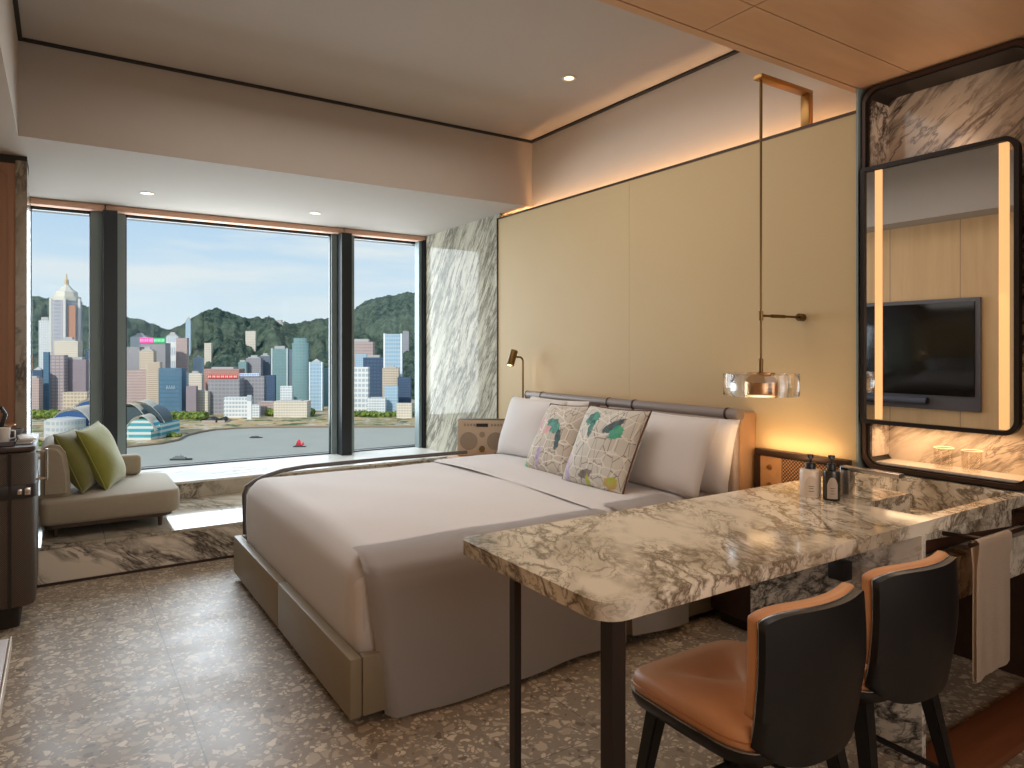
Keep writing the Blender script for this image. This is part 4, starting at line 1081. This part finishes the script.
# --- left pane
cp_ = P(66.5, 1720, z=GZ+.6); D = 1720; q = D/690
t = thing('skyscraper', 'tallest tower with a pointed crown and spire behind the left pane', 'building', cp_, math.atan2(-.548, .8365)+.42)
m = fmat('mirror', D, 9, 9); zt = lambda y: CAM_H-(y-350)*q-cp_.z
def ngon(r, n=3, cut=.28):
    pts = []
    for k in range(n):
        a = 2*PI*k/n-PI/2
        for s_ in (-cut, cut): pts.append((r*math.cos(a+s_*1.2), r*math.sin(a+s_*1.2)))
    return pts
wd = 15.5*q
b = newbm(); add_prism(b, [(-wd*.8, -wd*.55), (wd*.0, -wd*.95), (wd*.8, -wd*.55), (wd*.8, wd*.6), (-wd*.8, wd*.6)], 0, zt(301)); part('shaft', b, facade('shaft_glass', hz((170, 164, 166), D), hz((120, 128, 142), D), 9, 9, .35, .2), t, smooth=False)
b = newbm()
for x in (-.82, .0, .74): add_box(b, wd*x-1, wd*x+wd*.10, -wd*(.60 if x else 1.0), -wd*.4, 0, zt(299))
part('corner_fin', b, plain('pale_fins', hz((226, 222, 214), D), .5), t, smooth=False)
b = newbm(); add_box(b, wd*.22, wd*.62, -wd*.86, -wd*.5, zt(345), zt(306)); part('copper_glass', b, plain('copper_glass', hz((190, 132, 104), D), .4), t, smooth=False)
b = newbm(); add_lathe(b, [(wd*.82, zt(301)), (wd*.82, zt(297)), (wd*.66, zt(297)), (wd*.62, zt(292)), (wd*.36, zt(289)), (wd*.12, zt(284.5)), (0, zt(284.5))], 8); part('crown', b, plain('crown_metal', hz((214, 206, 188), D), .5), t, ang=20)
b = newbm(); add_lathe(b, [(wd*.13, zt(285)), (wd*.12, zt(280)), (wd*.05, zt(279)), (wd*.03, zt(274)), (0, zt(274))], 8); part('spire', b, plain('spire_metal', hz((206, 176, 130), D), .5), t, ang=20)
T(57, 80, 338, 1600, 'cream', 'cream stepped block in front of the tallest tower', 'step', .1)
T(40, 51, 317, 2100, 'white', 'slim white block on the hillside beside the tallest tower', 'box', .2)
T(50, 66, 355, 1450, 'mirror', 'pinkish mirrored block below the tallest tower', 'flat', .05, 8, 10)
T(65, 88, 357, 1470, 'purple', 'mauve glass block right of the pinkish mirrored one', 'box', .1, 8, 12)
T(44, 49.5, 352, 1380, 'blue', 'thin deep blue slab tower behind the daybed', 'flat', 0, 8, 6)
t = T(33, 44, 368, 1420, 'dkblue', 'dark blue tower with a white pointed roof', 'point', 0)
T(26, 32, 355, 1500, 'orange', 'narrow orange building at the edge of the window', 'flat')
T(26, 41, 376, 1350, 'pink', 'pale pink low-rise slab at the edge of the left pane', 'box', 0, 6, 5)
T(87, 92, 349, 1500, 'dkblue', 'narrow navy tower beside the left mullion', 'flat')
T(66, 90, 392, 1330, 'beige', 'low tan office block above the curved blue roof', 'flat', 0, 8, 8)
# --- convention hall with wing roofs
D = 1010; q = D/690; cc = P(108, D, z=GZ+.6)
t = thing('exhibition_hall', 'waterfront exhibition hall with white wing-shaped roofs and teal glass', 'building', cc, math.atan2(-.548, .8365))
zt = lambda y: CAM_H-(y-350)*q-cc.z
teal_f = facade('hall_stripes', (206, 212, 208), (62, 140, 150), 8, 60, .45, .02)
b = newbm(); add_box(b, -56*q, 52*q, 0, 60, 0, zt(424)); part('hall_body', b, teal_f, t, smooth=False)
b = newbm(); add_box(b, -54*q, -30*q, -22, 0, 0, zt(419)); add_lathe(b, [(17*q, 0), (17*q, zt(418)), (0, zt(416))], 24, (-38*q, -6, 0)); part('round_wing', b, facade('pale_hall', (198, 198, 196), (150, 160, 166), 9, 6, .5, .3), t, ang=30)
def wing(cx, wdt, z0, z1, y0, y1, mat, nm, thick=3.0):
    bm = newbm()
    def f(u, v):
        a = u*2-1; zz = z0+(z1-z0)*max(0, math.cos(a*PI/2))**.7
        return Vector((cx+a*wdt/2*(1-.25*v), y0+(y1-y0)*v, zz+1.5*v))
    add_grid(bm, f, 20, 6); bmesh.ops.solidify(bm, geom=bm.faces[:], thickness=thick); part(nm, bm, mat, t, ang=60)
def vault(cx, wdt, z0, z1, y0, y1, mat, nm):
    bm = newbm(); pts = [(cx+wdt/2*math.cos(PI*k/18), z0+(z1-z0)*math.sin(PI*k/18)**.8) for k in range(19)]
    A_ = [bm.verts.new((p[0], y0, p[1])) for p in pts]; B_ = [bm.verts.new((p[0], y1, p[1])) for p in pts]
    bm.faces.new(A_); bm.faces.new(B_[::-1])
    for k in range(18): bm.faces.new((A_[k], A_[k+1], B_[k+1], B_[k]))
    part(nm, bm, mat, t, ang=30)
wroof = plain('white_wing_roof', (250, 240, 224), .6); bglass = plain('blue_arch_glass', (44, 82, 128), .3); dglass = plain('dark_arch_glass', (62, 78, 84), .3)
wing(-37*q, 42*q, zt(425), zt(408), -2, 40, wroof, 'wing_roof', 2)
vault(-37*q, 37*q, zt(426), zt(411), -1, 34, bglass, 'arch_glass')
vault(-34*q, 44*q, zt(424), zt(403), 43, 70, bglass, 'arch_glass'); wing(-34*q, 48*q, zt(418), zt(400), 42, 74, wroof, 'wing_roof', 2)
wing(24*q, 56*q, zt(424), zt(402), 12, 44, wroof, 'wing_roof', 2); vault(20*q, 40*q, zt(426), zt(407), 0, 28, dglass, 'arch_glass'); vault(24*q, 52*q, zt(424), zt(405), 14, 43, dglass, 'arch_glass'); vault(38*q, 26*q, zt(430), zt(418), -16, 8, teal_f, 'arch_glass'); wing(20*q, 44*q, zt(427), zt(403.5), -3, 30, wroof, 'wing_roof', 3.5)
wing(38*q, 30*q, zt(430), zt(415), -18, 10, wroof, 'wing_roof', 3.5)
b = newbm(); add_box(b, 22*q, 50*q, -20, 0, 0, zt(429)); part('terrace_block', b, teal_f, t, smooth=False)
# --- middle pane, left to right
t = T(132, 148, 334, 1900, 'white', 'whitish office block behind the rainbow rooftop sign', 'step')
t = T(143, 168, 343, 1650, 'grey', 'grey office block carrying a pink and green rooftop sign', 'sign')
sign(t, .0, .55, 0, 13, (232, 60, 150), (250, 200, 230), 3); sign(t, .56, 1.0, 0, 12, (40, 170, 110), (180, 240, 200), 3)
T(167, 179, 333, 1750, 'white', 'white striped tower, left of a tall pinkish twin', 'step', 0, 40, 6)
T(177, 188, 338, 1700, 'pink', 'tall pinkish tower paired with the white striped one', 'flat', 0, 9, 5)
T(186, 191, 317, 2050, 'ltblue', 'slim pale tower against the hill saddle', 'point')
T(120, 142, 347, 1620, 'grey', 'plain grey slab beside the right side of the left mullion', 'flat')
T(141, 155, 348, 1560, 'beige', 'beige block in front of the sign tower', 'step')
T(128, 149, 370, 1450, 'pink', 'broad pinkish brown block above the wing roofs', 'flat', 0, 7, 4)
T(148, 161, 362, 1430, 'beige', 'tall beige block beside the dark blue glass one', 'flat', 0, 5, 40)
t = T(161, 184, 368, 1370, 'blue', 'dark blue glass block with pale script on its face', 'flat', 0, 10, 60)
w_, d_, h = DIM[t.name]; bm = newbm()
for k in range(4): add_tube(bm, [(-w_*.15+k*w_*.1, -d_/2-.6, h*.56), (-w_*.12+k*w_*.1, -d_/2-.6, h*.64), (-w_*.08+k*w_*.1, -d_/2-.6, h*.57)], .7, 5)
part('lettering', bm, plain('sign_script', (190, 210, 220), .5), t)
T(184, 188.5, 372, 1380, 'white', 'thin white slab beside the dark blue glass block', 'flat')
T(187, 197, 386, 1360, 'purple', 'low purple brown block near the shore', 'flat')
T(188, 203, 372, 1480, 'cream', 'cream block behind the purple brown one', 'step')
T(194, 203, 356, 1750, 'ltblue', 'pale residential tower with pointed top', 'point')
T(196, 209, 390, 1380, 'cream', 'low cream block near the broad grey terminal building', 'box')
t = T(207, 242, 367, 1600, 'brick', 'wide brick red building behind the red rooftop sign', 'box', 0, 7, 5)
t = T(211, 242, 378, 1400, 'grey', 'broad grey waterfront building under a red rooftop sign', 'sign', 0, 9, 9)
sign(t, .0, .95, 0, 7, (206, 40, 44), (250, 200, 190), 7)
t = T(242, 266, 376, 1430, 'grey', 'broad grey building under a white and blue rooftop sign', 'sign', 0, 9, 8)
sign(t, .0, .8, 0, 6, (200, 214, 232), (60, 90, 160), 8)
T(206, 211, 374, 1420, 'brick', 'narrow red framed slab left of the broad grey building', 'flat')
T(239, 247, 360, 1800, 'teal', 'small teal tower peeking over the brick red building', 'box')
T(247, 262, 356, 1820, 'grey', 'tall grey block behind the white and blue sign', 'step')
T(260, 271, 354, 1850, 'slate', 'slate grey tower left of the big teal tower', 'step')
T(226, 251, 397, 1330, 'white', 'low white waterfront block with a grid of windows', 'flat', 0, 9, 7)
b_ = T(247.3, 251.7, 395, 1290, 'white', 'slender white clock-tower-like pillar by the water', 'flat', 0, 100, 40, name='monument_tower')
T(251, 260, 404, 1330, 'white', 'tiny white block right of the slender white pillar', 'box')
T(259, 277, 401, 1380, 'pink', 'low pinkish sheds among trees by the shore', 'box')
T(267, 275.5, 375, 1420, 'dkblue', 'navy wedge tower at the foot of the teal tower', 'flat')
T(272, 288.5, 346, 1560, 'teal', 'tall teal glass tower with pale flat crown', 'box', .1, 8, 8, trim=(190, 206, 204))
T(287, 295, 349, 1650, 'slate', 'dark slate tower squeezed between two teal towers', 'flat')
T(292, 309, 338, 1520, 'teal', 'tallest teal glass tower with stepped round crown', 'round', 0, 8, 9)
T(281, 293, 386, 1380, 'white', 'square white block below the teal towers', 'flat')
T(276, 309, 400, 1340, 'cream', 'long low cream block behind the shore trees', 'box')
T(310, 323, 360, 1480, 'ltblue', 'pale blue tower with white corner fins and domed top', 'point', 0, 9, 8, trim=(236, 240, 240))
T(322, 334, 368, 1600, 'teal', 'green grey tower beside the right mullion', 'flat')
T(205, 212, 343, 2010, 'cream', 'small cream villa block halfway up the wooded hill', 'flat', depth=.5)
T(246, 256, 331, 2120, 'cream', 'cream house row high on the wooded hill', 'flat', depth=.3)
T(274, 284, 320, 2340, 'beige', 'beige block on the crest of the wooded hill', 'box', depth=.6)
# --- right pane
T(350, 374, 339, 1750, 'pink', 'pale pink tower behind the right pane', 'box', 0, 9, 6)
T(356, 367, 354, 1600, 'ltblue', 'light blue block between the pale pink and navy ones', 'flat')
T(364, 384, 355, 1520, 'dkblue', 'broad navy glass tower behind the right pane', 'box', 0, 9, 9)
T(349, 369, 367, 1400, 'white', 'white gridded office block by the shore', 'flat', 0, 12, 9)
T(384, 402.5, 334, 1480, 'ltblue', 'tall pale blue glass tower with white fins', 'flat', .05, 10, 6, trim=(236, 238, 238))
T(383, 399, 366, 1440, 'beige', 'beige glass-fronted block in front of the tall pale blue tower', 'step')
T(398, 411, 377, 1430, 'dkblue', 'navy block beside the right window frame', 'flat')
T(385, 398, 386, 1380, 'ltblue', 'small light blue tower standing near the trees', 'flat', 0, 7, 6)
T(397, 412, 403, 1320, 'cream', 'low cream pavilion by the right window frame', 'flat')
T(403, 409, 331, 2200, 'grey', 'grey housing tower high on the peak', 'flat', depth=.6)
T(345, 352, 330, 2300, 'ltblue', 'pale housing tower partly behind the right mullion', 'flat', depth=.6)
T(368, 386, 397, 1360, 'white', 'low white sheds among the trees, right pane', 'box')
# trees along the shore: rows of crowns nobody could count
def tree_mat():
    s = NT('shore_tree_leaves'); v = s.coord(); n_ = s.noise(v, .16, 4, .7)
    s.set(col=s.mix(s.rng(n_, .4, .6), lin((52, 76, 44)), lin((136, 148, 72))), rough=1, spec=.05); return s.m
tm = tree_mat()
def trees(px0, px1, py, n, r, lab, seed):
    rnd = random.Random(seed); bm = newbm()
    for k in range(n):
        D_ = Dof(py+rnd.uniform(-.8, .8)); p = P(px0+(px1-px0)*rnd.random(), D_, z=GZ)
        rr = r*rnd.uniform(.6, 1.2); t_ = bmesh.new(); bmesh.ops.create_icosphere(t_, subdivisions=2, radius=rr)
        for v in t_.verts: v.co *= rnd.uniform(.8, 1.15); v.co.z *= .9
        t_.transform(Matrix.Translation(p+Vector((0, 0, rr*.75)))); merge(bm, t_)
    o = finish('shore_trees', bm, tm, ang=30); tag(o, lab, 'trees', kind='stuff')
trees(162, 205, 419, 150, 7.5, 'yellow-green trees along the shore below the dark blue block', 1)
trees(268, 312, 415.5, 150, 8, 'dark green trees along the shore below the teal towers', 2)
trees(349, 412, 416.5, 110, 6, 'trees along the shore behind the right pane', 3)
trees(26, 60, 418, 60, 9, 'dark trees by the road behind the daybed', 4)
trees(28, 125, 446, 70, 5, 'bushes along the quay behind the daybed', 5)
trees(150, 180, 437, 40, 4, 'bushes on the quay beside the exhibition hall', 6)
# ferry pier with curved dark roofs
D = Dof(422.5); cc = P(214, D, z=GZ+.6); t = thing('ferry_pier', 'low pier building with two dark arched roofs by the shore', 'building', cc, math.atan2(-.548, .8365)); q = D/690
for (cx, wdt) in ((-3.5, 17), (9, 9)):
    part('pier_hall', box((cx-wdt*.4)*q, (cx+wdt*.4)*q, -8, 20, 0, 4), plain('pier_wall', (170, 164, 156), .8), t, smooth=False)
    wing(cx*q, wdt*q, 2, 8, -9, 12, plain('pier_roof', (80, 78, 80), .6), 'arched_roof', 1)
# boats
def boat(px, py, Lpx, label, kind):
    D_ = Dof(py); q = D_/690; L = Lpx*q
    t = thing('boat', label, 'boat', P(px, D_, z=GZ-1.0), math.atan2(-.548, .8365)+.1, None)
    bm = newbm()
    hull = [(-L/2, 0), (-L*.42, -L*.10), (L*.3, -L*.11), (L/2, 0), (L*.3, L*.11), (-L*.42, L*.10)]
    add_prism(bm, hull, 0, L*.085); part('hull', bm, plain('dark_hull', (38, 40, 44), .6), t, smooth=False)
    b2 = newbm(); add_box(b2, -L*.34, L*.22, -L*.075, L*.075, L*.085, L*.15)
    if kind == 'ferry': add_box(b2, -L*.25, L*.1, -L*.06, L*.06, L*.15, L*.20)
    part('cabin', b2, plain('boat_cabin', (110, 118, 118) if kind == 'ferry' else (74, 60, 50), .6), t, smooth=False)
    if kind == 'junk':
        b3 = newbm()
        for cx, hh, ww in ((-.05, .62, .42), (.26, .42, .24)):
            vs = [b3.verts.new(p) for p in ((L*(cx-ww*.55), 0, L*.16), (L*(cx+ww*.5), 0, L*.16), (L*(cx+ww*.30), .4, L*hh*.8), (L*cx, .6, L*hh), (L*(cx-ww*.35), .4, L*hh*.7))]
            b3.faces.new(vs)
        bmesh.ops.solidify(b3, geom=b3.faces[:], thickness=.4); part('sail', b3, plain('red_sail', (214, 60, 76), .7), t, smooth=False)
    b4 = newbm(); add_tube(b4, [(0, 0, L*.1), (0, 0, L*(.30 if kind != 'junk' else .6))], L*.008, 6); part('mast', b4, plain('mast', (90, 90, 90), .6), t)
boat(181, 459.5, 22, 'long dark ferry on the water nearest the window', 'ferry')
boat(256, 437.5, 13, 'small dark boat in the middle of the harbour', 'tug')
boat(299.5, 446.5, 13, 'dark junk boat with red sails on the harbour', 'junk')
# ------------------------------------------------------------------ light
def area(name, loc, target, sx, sy, power, col, spread=None):
    L = bpy.data.lights.new(name, 'AREA'); L.shape = 'RECTANGLE'; L.size = sx; L.size_y = sy; L.energy = power; L.color = col
    if spread: L.spread = spread
    o = bpy.data.objects.new(name, L); COL.objects.link(o); o.location = loc
    o.rotation_euler = (Vector(target)-Vector(loc)).to_track_quat('-Z', 'Y').to_euler(); return o
def spot(name, loc, target, power, col, size=1.2, blend=.8, r=.03):
    L = bpy.data.lights.new(name, 'SPOT'); L.energy = power; L.color = col; L.spot_size = size; L.spot_blend = blend; L.shadow_soft_size = r
    o = bpy.data.objects.new(name, L); COL.objects.link(o); o.location = loc
    o.rotation_euler = (Vector(target)-Vector(loc)).to_track_quat('-Z', 'Y').to_euler(); return o
def point(name, loc, power, col, r=.05):
    L = bpy.data.lights.new(name, 'POINT'); L.energy = power; L.color = col; L.shadow_soft_size = r
    o = bpy.data.objects.new(name, L); COL.objects.link(o); o.location = loc; return o
WARM = (1, .72, .45); COOL = (.86, .93, 1); NEUT = (1, .94, .88)
area('window_fill', (1.45, 6.9, 1.6), (1.45, 3, .9), 3.4, 2.0, 135, COOL)  # added area lamp outside the panes, boosts the daylight indoors
area('room_fill', (1.0, -1.6, 1.9), (1.5, 3, 1.2), 2.6, 1.2, 30, NEUT)
area('ceiling_fill', (1.5, 3.2, 2.9), (1.5, 3.2, 0), 2.2, 2.0, 23, NEUT)  # added fill lamp below the ceiling, no fixture modelled for it
spot('bed_spot', (1.6, 3.2, 3.0), (1.6, 3.2, .5), 16, NEUT, 1.5, 1, .1)
area('nightstand_glow', (3.04, 2.10, .86), (3.11, 2.1, .88), .42, .03, .40, (1, .62, .30))
area('headboard_glow', (2.80, 2.12, .86), (3.11, 2.2, .95), .2, .2, .9, (1, .64, .34))
point('reading_glow', (2.90, 4.455, 1.21), .4, WARM, .015)
area('niche_glow', (3.20, 1.45, .995), (3.22, 1.45, .8), .55, .06, 1.4, (1, .66, .36))
area('niche_glow_top', (3.2, 1.45, 2.2), (3.22, 1.45, 2.5), .06, .5, .6, (1, .72, .5))
area('vanity_glow', (3.05, 1.45, 1.6), (2.2, 1.4, .8), .5, .9, 4.0, WARM)
spot('counter_spot', (2.2, 1.3, 2.55), (2.0, 1.4, .8), 16, WARM, 1.6, 1, .3)
area('wood_ceiling_fill', (1.6, -.4, 1.2), (1.8, .6, 2.6), 1.2, 1.0, 10, (1, .85, .7))  # added lamp aimed upwards to brighten the wooden ceiling, no fixture
sun = bpy.data.lights.new('sun', 'SUN'); sun.energy = 3.2; sun.angle = .01; sun.color = (1, .94, .86)
so = bpy.data.objects.new('sun', sun); COL.objects.link(so); sun.energy = 3.3; so.rotation_euler = Vector((.75, .45, -.52)).to_track_quat('-Z', 'Y').to_euler()
# world: soft blue sky with thin clouds, brighter towards the horizon
W = bpy.data.worlds.new('sky'); scene.world = W; W.use_nodes = True
nt = W.node_tree; n = nt.nodes; l = nt.links; bg = n['Background']
tc = n.new('ShaderNodeTexCoord'); sp = n.new('ShaderNodeSeparateXYZ'); l.new(tc.outputs['Generated'], sp.inputs[0])
cr = n.new('ShaderNodeValToRGB'); l.new(sp.outputs[2], cr.inputs[0])
cr.color_ramp.elements[0].position = 0.0; cr.color_ramp.elements[0].color = (*lin((226, 240, 246)), 1)
cr.color_ramp.elements[1].position = .55; cr.color_ramp.elements[1].color = (*lin((120, 170, 222)), 1)
e = cr.color_ramp.elements.new(.10); e.color = (*lin((208, 230, 247)), 1)
e = cr.color_ramp.elements.new(.24); e.color = (*lin((168, 206, 242)), 1)
mp = n.new('ShaderNodeMapping'); l.new(tc.outputs['Generated'], mp.inputs[0]); mp.inputs['Scale'].default_value = (1, 1, 6.5)
nz = n.new('ShaderNodeTexNoise'); l.new(mp.outputs[0], nz.inputs['Vector']); nz.inputs['Scale'].default_value = 2.6; nz.inputs['Detail'].default_value = 6; nz.inputs['Roughness'].default_value = .55
mr = n.new('ShaderNodeMapRange'); l.new(nz.outputs['Fac'], mr.inputs[0]); mr.inputs[1].default_value = .44; mr.inputs[2].default_value = .60; mr.inputs[4].default_value = .9
mx = n.new('ShaderNodeMix'); mx.data_type = 'RGBA'; l.new(mr.outputs[0], mx.inputs[0]); l.new(cr.outputs[0], mx.inputs[6]); mx.inputs[7].default_value = (*lin((232, 240, 244)), 1)
l.new(mx.outputs[2], bg.inputs[0]); bg.inputs[1].default_value = 1.0
scene.view_settings.view_transform = 'Standard'
scene.view_settings.look = 'None'
scene.view_settings.exposure = 0
scene.cycles.max_bounces = 8; scene.cycles.diffuse_bounces = 4; scene.cycles.glossy_bounces = 4; scene.cycles.transparent_max_bounces = 16
scene.cycles.caustics_reflective = False; scene.cycles.caustics_refractive = False
scene.cycles.sample_clamp_indirect = 4.0
scene.cycles.use_denoising = True
